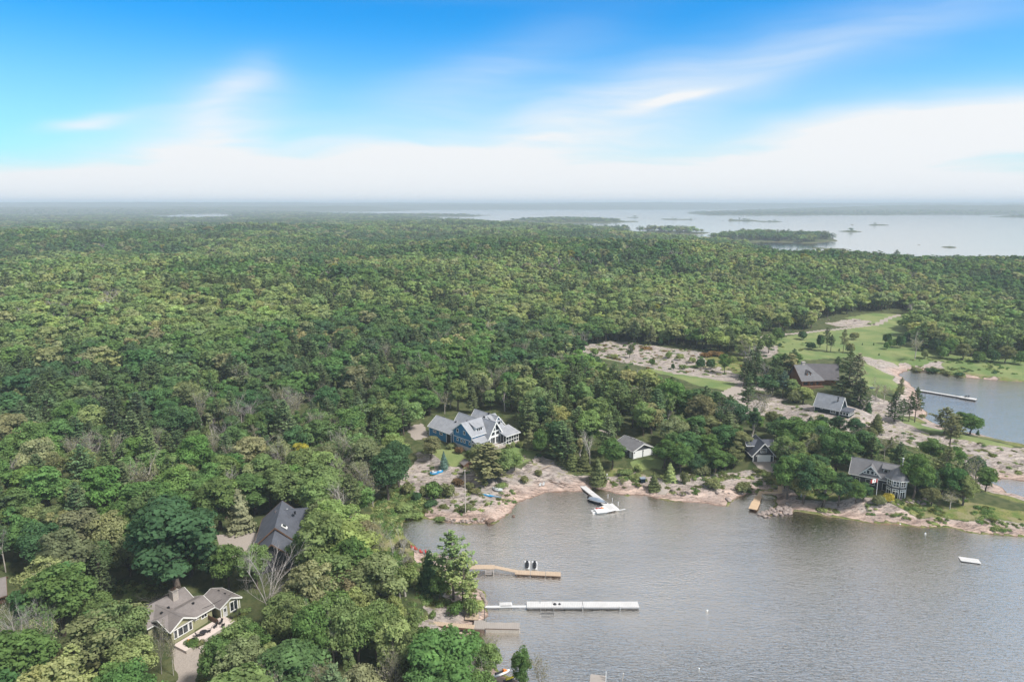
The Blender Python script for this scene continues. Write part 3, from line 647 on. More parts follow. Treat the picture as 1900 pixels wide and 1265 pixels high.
def allowed(x, y, z, H, R):
    n = len(x); bx, by = PR(x, y, z); tx, ty = PR(x, y, z+H*.93); cx, cy_ = PR(x, y, z+H*.6); k = PPM(x, y, z+H*.6)*R*.72
    ok = np.ones(n, bool)
    S = [(bx, by), (tx, ty), (cx, cy_), (cx-k, cy_), (cx+k, cy_), ((bx+cx)/2, (by+cy_)/2)]
    for poly in OPEN:
        for a, b in S: ok &= ~inp(a, b, poly)
    for poly, _d in HOUSES_PX:
        lx, ly = max(poly, key=lambda q: q[1]); hx, hy = U(lx, ly, 5.0); dist = math.hypot(float(hx), float(hy))+3
        hit = np.zeros(n, bool)
        for a, b in S[:5]+[(cx-k*1.3, cy_), (cx+k*1.3, cy_), (cx-k, ty), (cx+k, ty), (cx-k*.8, (by+cy_)/2), (cx+k*.8, (by+cy_)/2)]: hit |= inp(a, b, poly)
        ok &= ~(hit & (np.hypot(x, y) < dist))
    ok &= ~((bx > 1660) & (bx < 1720) & (by > 720) & (by < 830))
    return ok
BUILT = []   # x, y, radius of footprints
for (a, b, z, r) in [(868, 812, 6, 14), (825, 805, 6, 10), (1178, 833, 4.6, 8), (1414, 838, 4.8, 7), (1605, 898, 4, 8), (1640, 900, 4, 6), (1545, 757, 8, 8), (1508, 695, 9, 11), (508, 1005, 6.5, 11), (500, 975, 6.5, 8), (330, 1150, 4.6, 9), (415, 1122, 4.6, 6), (10, 1120, 5, 8)]:
    xx, yy = U(a, b, z); BUILT.append((float(xx), float(yy), r))

def forest():
    pts = []
    r = 82.0
    while r < 7600:
        cell = max(7.3, r*.0085); half = math.atan(36/48)+.10+ (12/r)
        n = int(2*half*r/cell); a = np.linspace(-half, half, n, endpoint=False)+rng.uniform(0, 1)*2*half/n
        rr = r+rng.uniform(-.45, .45, n)*cell; aa = a+rng.uniform(-.45, .45, n)*cell/r
        pts.append(np.stack([rr*np.sin(aa), rr*np.cos(aa), np.full(n, cell)], 1)); r += cell*.92
    Pn = np.concatenate(pts); x, y, cell = Pn.T
    sd = shore_sd(x, y); rr = np.hypot(x, y)
    keep = sd > np.where(rr < 500, 2.0, np.where(rr < 2500, 1.0, 0.0)); x, y, cell, sd, rr = (v[keep] for v in (x, y, cell, sd, rr))
    z = gh(x, y)
    u = rng.uniform(0, 1, len(x))
    zone = fbm(x/70, y/70, 201, 3); zone2 = fbm(x/230, y/230, 207, 3)
    pinep = np.clip((.20+2.6*(zone-.5)-1.2*(zone2-.5))*sst(rr, 150, 330)*.85+.07, .05, .75); kind = np.where(u < pinep, 1, 0)
    u2 = rng.uniform(0, 1, len(x)); dz = fbm(x/45, y/45, 215, 2)
    kind = np.where((u2 < .03+.035*(1-sst(rr, 200, 330))+1.6*np.clip(dz-.585, 0, 1)), 2, kind)
    H = np.where(kind == 1, rng.uniform(10.5, 17, len(x)), np.where(kind == 2, rng.uniform(9, 14, len(x)), rng.uniform(8.0, 16.0, len(x))))
    H = H*np.where(sd < 12, .78, 1.0)*(.9+.2*zone2)
    H = H*(1-.45*sst(rr, 2200, 3600)); big = np.clip(cell/7.0, 1, 6); R = np.where(kind == 1, H*.29, H*.425*(1+.15*(1-sst(rr, 150, 400))))*rng.uniform(.85, 1.15, len(x))
    far = rr > 900
    ok = allowed(x, y, z, H, R)
    for bx, by, br in BUILT: ok &= np.hypot(x-bx, y-by) > br+2.0
    # clear, thin and low around the marshy islands far out
    ok &= ~((rr > 1050) & (sd < 9))
    ok &= ~((rr > 2500) & (sd < 45) & (rng.uniform(0, 1, len(x)) < .8))
    ok &= ~((rr > 1200) & (sd < 25) & (rng.uniform(0, 1, len(x)) < .45))
    x, y, z, H, R, kind, cell, rr, zone, zone2, big, sd = (v[ok] for v in (x, y, z, H, R, kind, cell, rr, zone, zone2, big, sd))
    n = len(x); g = rng.uniform(0, 1, n)
    # tints
    T = np.zeros((n, 3)); dark, mid, bri, lime, olive = (np.array(PAL[k]) for k in ('dark', 'mid', 'bright', 'lime', 'olive'))
    zz = np.clip((fbm(x/120, y/120, 230, 3)-.5)*4.5+.5+.38*(1-sst(rr, 190, 330))*(x < 40)-.25*sst(rr, 650, 1100)+.25*sst(y, 300, 480)*(1-sst(y, 560, 700)), 0, 1); q = np.clip(zz*.68+g*.42-.07, 0, 1)[:, None]
    cb = np.where(q < .4, dark+(mid-dark)*q/.4, np.where(q < .75, mid+(bri-mid)*(q-.4)/.35, bri+(lime-bri)*(q-.75)/.25))
    ol = (rng.uniform(0, 1, n) < .12+.14*(1-sst(rr, 200, 350)))[:, None]; cb = np.where(ol, olive*rng.uniform(.8, 1.45, (n, 1)), cb); cp = np.array(PAL['pine'])*(.8+.6*g[:, None])+np.array([.012, .010, -.004])*zz[:, None]
    T = np.where((kind == 1)[:, None], cp, cb); T *= rng.uniform(.9, 1.1, (n, 3))*1.12
    yl = rng.uniform(0, 1, n) < .004; T[yl & (kind == 0)] = (.24, .24, .05)
    # individuals: the nearest of each kind
    order = np.argsort(rr); used = np.zeros(n, bool); cnt = {0: 0, 1: 0, 2: 0}; lim = {0: LIM[0], 1: LIM[1], 2: LIM[2]}
    for i in order:
        k = int(kind[i]); px, py = PR(x[i], y[i], z[i]+H[i]*.9)
        if not (-80 < px < 1980 and py < 1300): 
            if rr[i] < 500: used[i] = False
            continue
        if cnt[k] >= lim[k]:
            if all(cnt[c] >= lim[c] for c in lim): break
            continue
        cnt[k] += 1; used[i] = True
        kk = {0: 'broad', 1: 'pine', 2: 'dead'}[k]
        if k == 0:
            t = random.random(); kk = 'aspen' if t < .13 else 'broad'
        if k == 2 and random.random() < .6: kk = 'sparse'
        if k == 1 and random.random() < .12: kk = 'cedar'
        tint = T[i] if kk != 'sparse' else np.array(PAL['greyolive'])
        if kk == 'cedar': tint = np.array(PAL['cedar'])*random.uniform(.9, 1.2)
        Hh = float(H[i])*(.72 if kk == 'cedar' else 1)
        plant(kk, float(x[i]), float(y[i]), Hh, tuple(tint), z=float(z[i]), R=None if kk in ('dead', 'sparse', 'cedar', 'aspen') else float(R[i])*.96)
    rest = ~used
    rest &= (rr > 100)
    def stuff(name, sel, meshes, h0, r0):
        idx = np.where(sel)[0]
        if not len(idx): return
        me = bpy.data.meshes.new(name); me.vertices.add(len(idx)); me.vertices.foreach_set('co', np.stack([x[idx], y[idx], z[idx]-.1*big[idx]], 1).astype(np.float32).ravel())
        s = H[idx]/h0; bb = big[idx]**.85; sx = R[idx]/r0*bb*1.08
        sc = np.stack([sx, sx*rng.uniform(.9, 1.1, len(idx)), s*np.clip(bb**.15, 1, 1.35)], 1)
        for nme, typ, arr, fld in [('scl', 'FLOAT_VECTOR', sc, 'vector'), ('rotz', 'FLOAT', rng.uniform(0, 6.28, len(idx)), 'value'), ('pick', 'INT', rng.integers(0, len(meshes), len(idx)), 'value'), ('tint', 'FLOAT_VECTOR', T[idx], 'vector')]:
            a = me.attributes.new(nme, typ, 'POINT'); a.data.foreach_set(fld, np.ascontiguousarray(arr, np.int32 if typ == 'INT' else np.float32).ravel())
        c = bpy.data.collections.new(name+'_kinds')
        for i, m_ in enumerate(meshes): c.objects.link(bpy.data.objects.new('%s_%02d' % (name, i), m_))
        o = bpy.data.objects.new(name, me); COL.objects.link(o); o['kind'] = 'stuff'
        for m_ in meshes[0].materials: me.materials.append(m_)
        ng = bpy.data.node_groups.new(name, 'GeometryNodeTree'); ng.interface.new_socket('Geometry', in_out='INPUT', socket_type='NodeSocketGeometry'); ng.interface.new_socket('Geometry', in_out='OUTPUT', socket_type='NodeSocketGeometry')
        nn = ng.nodes; ll = ng.links; gi = nn.new('NodeGroupInput'); go = nn.new('NodeGroupOutput'); ci = nn.new('GeometryNodeCollectionInfo'); ci.inputs[0].default_value = c; ci.inputs[1].default_value = True; ci.inputs[2].default_value = True
        ip = nn.new('GeometryNodeInstanceOnPoints'); ip.inputs['Pick Instance'].default_value = True
        def at(nm, t):
            k = nn.new('GeometryNodeInputNamedAttribute'); k.data_type = t; k.inputs[0].default_value = nm; return k.outputs[0]
        cx = nn.new('ShaderNodeCombineXYZ'); ll.new(at('rotz', 'FLOAT'), cx.inputs[2])
        ll.new(gi.outputs[0], ip.inputs['Points']); ll.new(ci.outputs[0], ip.inputs['Instance']); ll.new(at('pick', 'INT'), ip.inputs['Instance Index']); ll.new(cx.outputs[0], ip.inputs['Rotation']); ll.new(at('scl', 'FLOAT_VECTOR'), ip.inputs['Scale']); ll.new(ip.outputs[0], go.inputs[0])
        md = o.modifiers.new('spread', 'NODES'); md.node_group = ng
    nr = rr < 560
    stuff('broadleaf_forest', rest & (kind == 0) & nr, LODS['broad'][:4], 12, 4.5)
    stuff('pine_forest', rest & (kind == 1) & nr, LODS['pine'][:3], 15, 3.8)
    stuff('far_broadleaf_forest', rest & (kind == 0) & ~nr, LODS['broad'][4:], 12, 4.5)
    stuff('far_pine_forest', rest & (kind == 1) & ~nr, LODS['pine'][3:], 15, 3.8)
    stuff('bare_tree_forest', rest & (kind == 2) & (rr < 2500), LODS['dead'], 13, 4)
    print('forest', n, 'individual', len(TREES))
LIM = (300, 290, 110)
forest()

# ------------------------------------------------------------------ building kit
def simple(name, c, rough=.7, var=.12, scale=2.0, spec=.3, metal=0, bump=0):
    m_, N, out = mat(name); p = N.new('ShaderNodeTexCoord').outputs['Object']; n = N.noise(p, scale, 4, .6)
    c = np.array(c); col = N.mix(n, tuple(c*(1-var)), tuple(np.minimum(c*(1+var), .95)))
    principled(N, out, col, rough, n if bump else None, bump or .3, .05, metal, spec); return m_
def shingle(name, c, var=.22):
    m_, N, out = mat(name); p = N.new('ShaderNodeTexCoord').outputs['Object']
    n = N.noise(p, .5, 4, .7); n2 = N.noise(N.map(p, (1, 1, 5)), 3.5, 2, .6); n3 = N.noise(p, 9, 2)
    c = np.array(c); f = N.m('ADD', N.m('MULTIPLY', n, .5), N.m('MULTIPLY', N.m('ADD', n2, n3), .25))
    w = N.new('ShaderNodeTexWave', bands_direction='Z'); N.put(w.inputs['Vector'], p); w.inputs['Scale'].default_value = 2.2; w.inputs['Distortion'].default_value = .4
    col = N.mix(N.ss(f, .3, .7), tuple(c*(1-var)), tuple(c*(1+var))); principled(N, out, col, .92, w.outputs[1], .35, .03, 0, .2); return m_
def siding(name, c, lap=1.6, vert=False):
    m_, N, out = mat(name); p = N.new('ShaderNodeTexCoord').outputs['Object']; n = N.noise(N.map(p, (.4, .4, 3)), 1.5, 3, .6)
    w = N.new('ShaderNodeTexWave', bands_direction='X' if vert else 'Z', wave_profile='SAW'); N.put(w.inputs['Vector'], p); w.inputs['Scale'].default_value = lap
    c = np.array(c); principled(N, out, N.mix(n, tuple(c*.85), tuple(c*1.15)), .7, w.outputs[1], .5, .04, 0, .3); return m_
def glass_mat():
    m_, N, out = mat('window_glass'); p = N.new('ShaderNodeNewGeometry').outputs['Position']; n = N.noise(p, .9, 2)
    principled(N, out, N.mix(N.ss(n, .4, .6), (.012, .016, .02, 1), (.05, .06, .07, 1)), .06, None, 0, 0, 0, .8); return m_
def planks(name, c, ang=0, wdt=2.2):
    m_, N, out = mat(name); p = N.map(N.new('ShaderNodeTexCoord').outputs['Object'], (1, 1, 1), (0, 0, ang)); n = N.noise(N.map(p, (wdt*3, .5, 1)), 1, 3, .6); n2 = N.noise(p, .6, 3)
    w = N.new('ShaderNodeTexWave', bands_direction='X', wave_profile='SAW'); N.put(w.inputs['Vector'], p); w.inputs['Scale'].default_value = wdt*.35
    gap = N.ss(w.outputs[1], .86, .95, 0, .55); c = np.array(c)
    col = N.mix(gap, N.mix(N.m('ADD', N.m('MULTIPLY', n, .5), N.m('MULTIPLY', n2, .5)), tuple(c*.72), tuple(c*1.25)), tuple(c*.35)); principled(N, out, col, .8, None, 0, 0, 0, .2); return m_
M = dict(white=simple('white_paint', (.78, .78, .76), .5, .05), glass=glass_mat(), roof_grey=shingle('grey_shingle', (.29, .30, .325)), roof_dark=shingle('dark_shingle', (.09, .098, .12)), roof_mid=shingle('slate_grey_shingle', (.155, .155, .165)),
 roof_brown=shingle('brown_grey_shingle', (.20, .18, .175)), roof_log=shingle('charcoal_shingle', (.115, .108, .115)), blue=siding('blue_siding', (.036, .20, .39)), grey=siding('charcoal_siding', (.060, .064, .074)), green=siding('dark_green_siding', (.018, .034, .037)), log=siding('brown_log', (.19, .075, .032), .7),
 sage=siding('sage_siding', (.34, .335, .20)), conc=simple('white_concrete', (.60, .60, .60), .9), stone=simple('stone', (.42, .38, .34), .9, .35, 3.5, .2, 0, .8), black=simple('black_metal', (.015, .015, .018), .5, .2), screen=simple('insect_screen', (.028, .03, .034), .6, .3, 1.2),
 wood=planks('dock_wood', (.46, .36, .27)), wood2=planks('fresh_wood', (.50, .37, .25)), wdock=planks('white_decking', (.54, .54, .545)), greyd=planks('weathered_wood', (.33, .30, .28)), deck=simple('deck_boards', (.36, .31, .27), .8, .2, 3), metal=simple('galvanised_metal', (.35, .35, .36), .4, .15, 4, .5, .6),
 patio=simple('pale_stone_patio', (.58, .50, .46), .9, .12, 1.2), red=simple('red_paint', (.34, .04, .035), .5), brown=simple('stained_wood', (.15, .088, .058), .8, .25), vinyl=simple('white_plastic', (.62, .63, .64), .35, .05, 2, .5), blueboat=simple('blue_plastic', (.03, .28, .55), .35, .1, 2, .5),
 navy=simple('navy_hull', (.012, .022, .035), .2, .1, 2, .6), canvas=simple('grey_canvas', (.22, .27, .34), .8, .15, 2), orange=simple('orange_cloth', (.75, .22, .04), .7), yellow=simple('yellow_plastic', (.65, .55, .04), .5), dark=simple('dark_plastic', (.03, .03, .035), .35, .2, 2, .5), pole=simple('grey_pole', (.42, .38, .34), .8),
 boulder=simple('boulder', (.27, .225, .205), .95, .35, 1.6, .1, 0, .9), brownstone=simple('wet_boulder', (.16, .11, .085), .8, .3, 1.8, .3, 0, .8), pink=simple('pink_pavers', (.46, .34, .30), .9, .15, 3))

class PB:
    def __init__(s): s.v = []; s.f = []
    def poly(s, pts, faces):
        n = len(s.v); s.v += [tuple(float(c) for c in p) for p in pts]; s.f += [tuple(i+n for i in f) for f in faces]
    def box(s, x0, x1, y0, y1, z0, z1):
        s.poly([(x, y, z) for x in (x0, x1) for y in (y0, y1) for z in (z0, z1)], [(0, 1, 3, 2), (4, 6, 7, 5), (0, 4, 5, 1), (2, 3, 7, 6), (0, 2, 6, 4), (1, 5, 7, 3)]); return s
    def prism(s, prof, c0, c1, axis='x'):
        """profile (a, z) extruded along the axis"""
        n = len(prof); f = (lambda c, a, z: (c, a, z)) if axis == 'x' else (lambda c, a, z: (a, c, z))
        s.poly([f(c0, a, z) for a, z in prof]+[f(c1, a, z) for a, z in prof], [tuple(range(n)), tuple(range(2*n-1, n-1, -1))]+[(i, i+n, (i+1) % n+n, (i+1) % n) for i in range(n)]); return s
    def slab(s, p, t=.2):
        p = [Vector(q) for q in p]; nrm = (p[1]-p[0]).cross(p[-1]-p[0]).normalized()
        if nrm.z < 0: nrm = -nrm
        n = len(p); lo = [q-nrm*t for q in p]
        s.poly(p+lo, [tuple(range(n)), tuple(range(2*n-1, n-1, -1))]+[(i, i+n, (i+1) % n+n, (i+1) % n) for i in range(n)]); return s
    def bar(s, a, b, w=.1, h=None):
        a = Vector(a); b = Vector(b); d = (b-a).normalized(); u = d.cross(Vector((0, 0, 1)))
        if u.length < .1: u = Vector((1, 0, 0))
        u.normalize(); v = u.cross(d); h = h or w; c = [u*w/2+v*h/2, -u*w/2+v*h/2, -u*w/2-v*h/2, u*w/2-v*h/2]
        s.poly([a+q for q in c]+[b+q for q in c], [(0, 1, 2, 3), (7, 6, 5, 4)]+[(i, i+4, (i+1) % 4+4, (i+1) % 4) for i in range(4)]); return s
    def tube(s, a, b, ra, rb=None, k=8):
        a = Vector(a); b = Vector(b); rb = ra if rb is None else rb; d = (b-a).normalized(); u = d.orthogonal().normalized(); v = d.cross(u)
        an = [i*2*math.pi/k for i in range(k)]
        s.poly([a+(u*math.cos(q)+v*math.sin(q))*ra for q in an]+[b+(u*math.cos(q)+v*math.sin(q))*rb for q in an], [tuple(range(k))[::-1], tuple(range(k, 2*k))]+[(i, (i+1) % k, (i+1) % k+k, i+k) for i in range(k)]); return s
    def data(s, name, m_):
        me = bpy.data.meshes.new(name); me.from_pydata(s.v, [], s.f); me.materials.append(m_); me.update()
        import bmesh
        bm = bmesh.new(); bm.from_mesh(me); bmesh.ops.recalc_face_normals(bm, faces=bm.faces); bm.to_mesh(me); bm.free(); return me
    def build(s, name, m_, parent=None, loc=None, rot=0):
        o = bpy.data.objects.new(name, s.data(name, m_)); COL.objects.link(o); o.parent = parent
        if loc is not None: o.location = loc
        o.rotation_euler[2] = rot; return o
def tag(o, label=None, cat=None, group=None, kind=None):
    for k, v in (('label', label), ('category', cat), ('group', group), ('kind', kind)):
        if v: o[k] = v
    return o
def thing(name, x, y, z, ang, label, cat, group=None):
    o = bpy.data.objects.new(name, None); COL.objects.link(o); o.location = (x, y, z); o.rotation_euler[2] = R_(ang); o.empty_display_size = .5
    return tag(o, label, cat, group)
def thingpx(name, px, py, z, ang, label, cat, group=None):
    x, y = U(px, py, z); return thing(name, float(x), float(y), z, ang, label, cat, group)
_wc = {}
def window(root, x, y, z, ang, w, h, nx=2, ny=1, name='window', fm='white', gm='glass', fr=.11, parent=None):
    """ang: the way it faces, in the building's own frame, degrees; x y z: centre on the wall face"""
    key = (round(w, 2), round(h, 2), nx, ny, name, fm, gm, fr)
    if key not in _wc:
        a = PB(); f = fr
        for q in ((-w/2-f, w/2+f, -.07, .06, h/2, h/2+f), (-w/2-f, w/2+f, -.07, .09, -h/2-f, -h/2), (-w/2-f, -w/2, -.07, .06, -h/2, h/2), (w/2, w/2+f, -.07, .06, -h/2, h/2)): a.box(*q)
        for i in range(1, nx): c = -w/2+w*i/nx; a.box(c-f*.36, c+f*.36, -.05, .045, -h/2, h/2)
        for j in range(1, ny): c = -h/2+h*j/ny; a.box(-w/2, w/2, -.048, .042, c-f*.3, c+f*.3)
        b = PB().box(-w/2, w/2, -.05, .018, -h/2, h/2); _wc[key] = (a.data(name, M[fm]), b.data('pane', M[gm]))
    fmesh, pmesh = _wc[key]
    o = bpy.data.objects.new(name, fmesh); COL.objects.link(o); o.parent = parent or root; o.location = (x, y, z); o.rotation_euler[2] = R_(ang+90)+math.pi
    p = bpy.data.objects.new('pane' if gm in ('glass', 'screen') else 'panel', pmesh); COL.objects.link(p); p.parent = o; return o
# local -Y of the window mesh is its back, so the front (+Y) turns to face ang
def gable(root, x0, x1, y0, y1, zb, ze, zr, axis, wall, roof, over=.45, trim='white', wname='wall', rname='roof', ends=(1, 1), fascia=True, th=.22, skew=.5):
    if axis == 'x':
        ym = y0+(y1-y0)*skew; prof = [(y0, zb), (y1, zb), (y1, ze), (ym, zr), (y0, ze)]; PB().prism(prof, x0, x1, 'x').build(wname, M[wall], root)
        P3 = lambda c, a, z: (c, a, z); a0, am, a1, c0, c1 = y0, ym, y1, x0, x1
    else:
        xm = x0+(x1-x0)*skew; prof = [(x0, zb), (x1, zb), (x1, ze), (xm, zr), (x0, ze)]; PB().prism(prof, y0, y1, 'y').build(wname, M[wall], root)
        P3 = lambda c, a, z: (a, c, z); a0, am, a1, c0, c1 = x0, xm, x1, y0, y1
    e0 = over if ends[0] else 0; e1 = over if ends[1] else 0; lift = th+.02
    r = PB(); t = PB()
    for a, s in ((a0, -1), (a1, 1)):
        sl = (zr-ze)/abs(am-a); zo = ze-sl*over; ao = a+s*over
        r.slab([P3(c0-e0, am, zr+lift), P3(c1+e1, am, zr+lift), P3(c1+e1, ao, zo+lift), P3(c0-e0, ao, zo+lift)], th)
        if fascia:
            for c, en in ((c0-e0-.03, ends[0]), (c1+e1+.03, ends[1])):
                if en: t.bar(P3(c, am, zr+lift-.14), P3(c, ao+s*.02, zo+lift-.14), .07, .30)
            t.bar(P3(c0-e0+.02, ao+s*.05, zo+lift-.13), P3(c1+e1-.02, ao+s*.05, zo+lift-.13), .08, .22)
    r.prism([(am-.14, zr+lift-.02), (am, zr+lift+.05), (am+.14, zr+lift-.02)], c0-e0, c1+e1, 'x' if axis == 'x' else 'y')
    ro = r.build(rname, M[roof], root)
    if fascia: t.build('trim', M[trim], root)
    return ro
def vents(root, pts, w=.45, h=.5, name='roof_vent'):
    for x, y, z in pts: PB().box(x-w/2, x+w/2, y-w/2, y+w/2, z-.3, z+h*.55).box(x-w/2-.06, x+w/2+.06, y-w/2-.06, y+w/2+.06, z+h*.57, z+h*.75).build(name, M['black'], root)
def corner_boards(root, pts, z0, z1, w=.16):
    b = PB()
    for x, y in pts: b.box(x-w/2, x+w/2, y-w/2, y+w/2, z0, z1)
    b.build('corner_board', M['white'], root)

# ------------------------------------------------------------------ blue lake house
def blue_house():
    t = thingpx('lake_house', 875.5, 842, 5.0, 45, 'large blue lake house with pale grey roofs, white trim and a tall pointed glass gable', 'house')
    PB().box(.12, 17, .12, 10, -1.5, 2.0).build('foundation', M['conc'], t)
    gable(t, 0, 15.6, 0, 10, 2.0, 6.5, 10.2, 'x', 'blue', 'roof_grey')
    PB().box(-.05, .0, -.02, 10.02, 4.45, 4.68).build('belt_trim', M['white'], t)
    corner_boards(t, [(0, 0), (0, 10), (15.6, 0)], 2.0, 6.4, .22)
    for y, z, w, h in [(7.6, 6.9, .75, 1.1), (3.9, 6.9, .75, 1.1), (7.6, 3.6, .6, .7), (5.5, 3.6, .6, .7), (3.8, 3.6, .6, .7), (1.0, 3.6, .65, .8)]: window(t, -.02, y, z, 180, w, h, 1, 1, fr=.2)
    # glazed pointed gable in front
    gx0, gx1, gf = 6.6, 12.2, -2.2
    PB().prism([(gx0, 2.0), (gx1, 2.0), (gx1, 5.6), ((gx0+gx1)/2, 10.0), (gx0, 5.6)], gf, 5, 'y').build('front_wall', M['white'], t)
    r = PB(); tr = PB(); xm = (gx0+gx1)/2
    for s in (-1, 1):
        r.slab([(xm, gf-.6, 10.4), (xm, 5, 10.4), (xm+s*3.9, 5, 4.55), (xm+s*3.9, gf-.6, 4.55)], .2); tr.bar((xm, gf-.66, 10.22), (xm+s*3.92, gf-.66, 4.37), .10, .42)
    r.build('gable_roof', M['roof_grey'], t); tr.build('trim', M['white'], t)
    for s in (-1, 1):   # slanted panes under the roof
        a = PB(); x1, x2 = xm+s*.16, xm+s*1.75
        a.poly([(x1, gf-.05, 7.0), (x2, gf-.05, 7.0), (x2, gf-.05, 7.0+.45), (x1, gf-.05, 9.3), (x1, gf-.01, 7.0), (x2, gf-.01, 7.0), (x2, gf-.01, 7.45), (x1, gf-.01, 9.3)], [(0, 1, 2, 3), (7, 6, 5, 4), (0, 4, 5, 1), (1, 5, 6, 2), (2, 6, 7, 3), (3, 7, 4, 0)]); a.build('gable_window', M['glass'], t)
        window(t, xm+s*1.1, gf-.02, 6.0, -90, 1.5, 1.2, 1, 1, fr=.12); window(t, xm+s*1.25, gf-.02, 3.45, -90, 1.9, 2.3, 2, 1, 'glass_door', fr=.12)
    # lean-to sunroom left of the gable
    PB().box(.05, 6.5, -2.6, -.03, .2, 4.2).build('sunroom_wall', M['white'], t)
    PB().slab([(-.25, -3.0, 4.25), (6.55, -3.0, 4.25), (6.55, 0, 5.5), (-.25, 0, 5.5)], .18).build('sunroom_roof', M['roof_grey'], t)
    for x in (1.1, 2.7, 4.3, 5.75): window(t, x, -2.62, 3.05, -90, 1.15, 1.7, 1, 1, fr=.10)
    window(t, .03, -1.35, 3.05, 180, 1.8, 1.7, 2, 1, fr=.1)
    # dormers
    for x0, x1 in ((2.9, 6.2), (12.1, 15.4)):
        d = PB().prism([(1.0, 6.6), (4.5, 6.6), (4.5, 8.9), (1.0, 8.6)], x0, x1, 'x').build('dormer', M['white'], t)
        PB().slab([(x0-.4, .5, 8.75), (x1+.4, .5, 8.75), (x1+.4, 5.0, 10.35), (x0-.4, 5.0, 10.35)], .18).build('roof', M['roof_grey'], d)
        for x in (x0+.75, (x0+x1)/2, x1-.75): window(d, x, .98, 7.75, -90, .8, 1.2, 1, 1, fr=.11)
    # screened porch, right
    p = PB()
    for x in (11.6, 12.9, 14.15, 15.4, 16.7, 17.9): p.box(x-.08, x+.08, -5.6, -5.44, 2.0, 5.0)
    for y in (-4.2, -2.8, -1.4, 0): p.box(17.82, 17.98, y-.08, y+.08, 2.0, 5.0); p.box(11.52, 11.68, y-.08, y+.08, 2.0, 5.0)
    p.box(11.5, 18, -5.62, -5.42, 4.8, 5.1).box(11.5, 18, -5.62, -5.42, 3.2, 3.34).box(11.5, 18, -5.63, -5.41, 1.9, 2.15).box(17.8, 18.02, -5.6, .1, 4.8, 5.1).box(17.8, 18.02, -5.6, .1, 1.9, 2.15); p.build('porch_frame', M['white'], t)
    for i, x in enumerate((12.25, 13.52, 14.77, 16.05, 17.3)):
        for z0, z1 in ((2.15, 3.2), (3.34, 4.8)): PB().box(x-.55, x+.55, -5.54, -5.50, z0, z1).build('screen_panel', M['screen'], t)
    PB().box(17.88, 17.92, -5.4, .0, 2.15, 4.8).box(11.58, 11.62, -5.4, -2.3, 2.15, 4.8).build('side_screen', M['screen'], t)
    PB().slab([(11.1, -6.1, 5.15), (18.4, -6.1, 5.15), (18.4, .3, 6.6), (11.1, .3, 6.6)], .2).build('porch_roof', M['roof_grey'], t)
    PB().bar((11.1, -6.15, 5.04), (18.4, -6.15, 5.04), .08, .25).bar((18.44, -6.1, 5.04), (18.44, .3, 6.5), .08, .25).build('trim', M['white'], t)
    PB().box(5.6, 18.1, -5.7, -2.2, 1.75, 1.95).box(5.6, 18.1, -5.72, -5.66, 1.2, 1.9).build('deck', M['deck'], t)
    f = PB()
    for x in (5.7, 7.6, 9.5, 11.4): f.box(x-.06, x+.06, -5.66, -5.54, 1.95, 2.95)
    f.box(5.6, 11.5, -5.65, -5.55, 2.9, 3.0).box(5.6, 11.5, -5.65, -5.55, 2.3, 2.35).build('deck_railing', M['white'], t)
    for x in (6, 9, 12, 15, 17.8): PB().box(x-.1, x+.1, -5.5, -5.3, -1.5, 1.75).build('deck_post', M['white'], t)
    # back cross wings and the long garage wing
    gable(t, 5.0, 10.6, 6, 15.5, 1.5, 6.6, 10.0, 'y', 'blue', 'roof_grey', rname='rear_roof', wname='rear_wall')
    gable(t, 11.0, 17.2, 1.5, 13.5, 1.5, 6.8, 10.3, 'y', 'blue', 'roof_grey', rname='rear_roof', wname='rear_wall')
    gable(t, .3, 8.4, 11.5, 24.5, .6, 4.6, 7.6, 'y', 'blue', 'roof_grey', wname='wing_wall', rname='wing_roof')
    gable(t, 4, 12, 11.2, 17, .6, 4.6, 7.4, 'x', 'blue', 'roof_grey', wname='wing_wall', rname='wing_roof', ends=(0, 1))
    PB().box(.5, 8.2, 11.7, 24.3, -.8, .6).build('foundation', M['conc'], t)
    corner_boards(t, [(.3, 24.5), (.3, 14.3), (.3, 11.6)], .6, 4.5, .22)
    PB().box(.24, .30, 11.9, 14.1, .7, 4.1).build('wing_recess', M['screen'], t)
    for y in (21.2, 17.4): window(t, .28, y, 3.2, 180, 1.5, .6, 1, 1, fr=.2)
    vents(t, [(2.8, 5.5, 9.9), (10.2, 4.5, 10.0), (6.0, 22.6, 6.6), (4.2, 13.5, 7.4), (13.9, 6, 10.3)], .5, .8)
blue_house()

def two_door_garage():
    t = thingpx('garage', 1174.7, 851, 4.6, 29, 'charcoal two-door garage with white doors and a plain grey gable roof', 'garage')
    gable(t, 0, 8.6, 0, 10.0, -.3, 2.75, 4.6, 'y', 'grey', 'roof_mid')
    for x in (2.15, 6.3): window(t, x, -.02, 1.25, -90, 3.5, 2.5, 1, 5, 'garage_door', 'white', 'white')
    corner_boards(t, [(0, 0), (8.6, 0)], -.2, 2.7, .24)
    window(t, -.02, 1.3, 1.1, 180, .95, 2.1, 1, 1, 'door', 'white', 'vinyl')
    for y in (4.2, 7.6): window(t, -.02, y, 1.9, 180, 1.5, .6, 2, 1)
    vents(t, [(5.3, 2, 4.3), (5.3, 4, 4.3), (5.3, 6, 4.3), (5.3, 8, 4.3)], .4, .3)
    for x in (.35, 4.25, 8.2): PB().box(x-.12, x+.12, -.25, -.01, 2.0, 2.35).build('wall_lamp', M['black'], t)
two_door_garage()

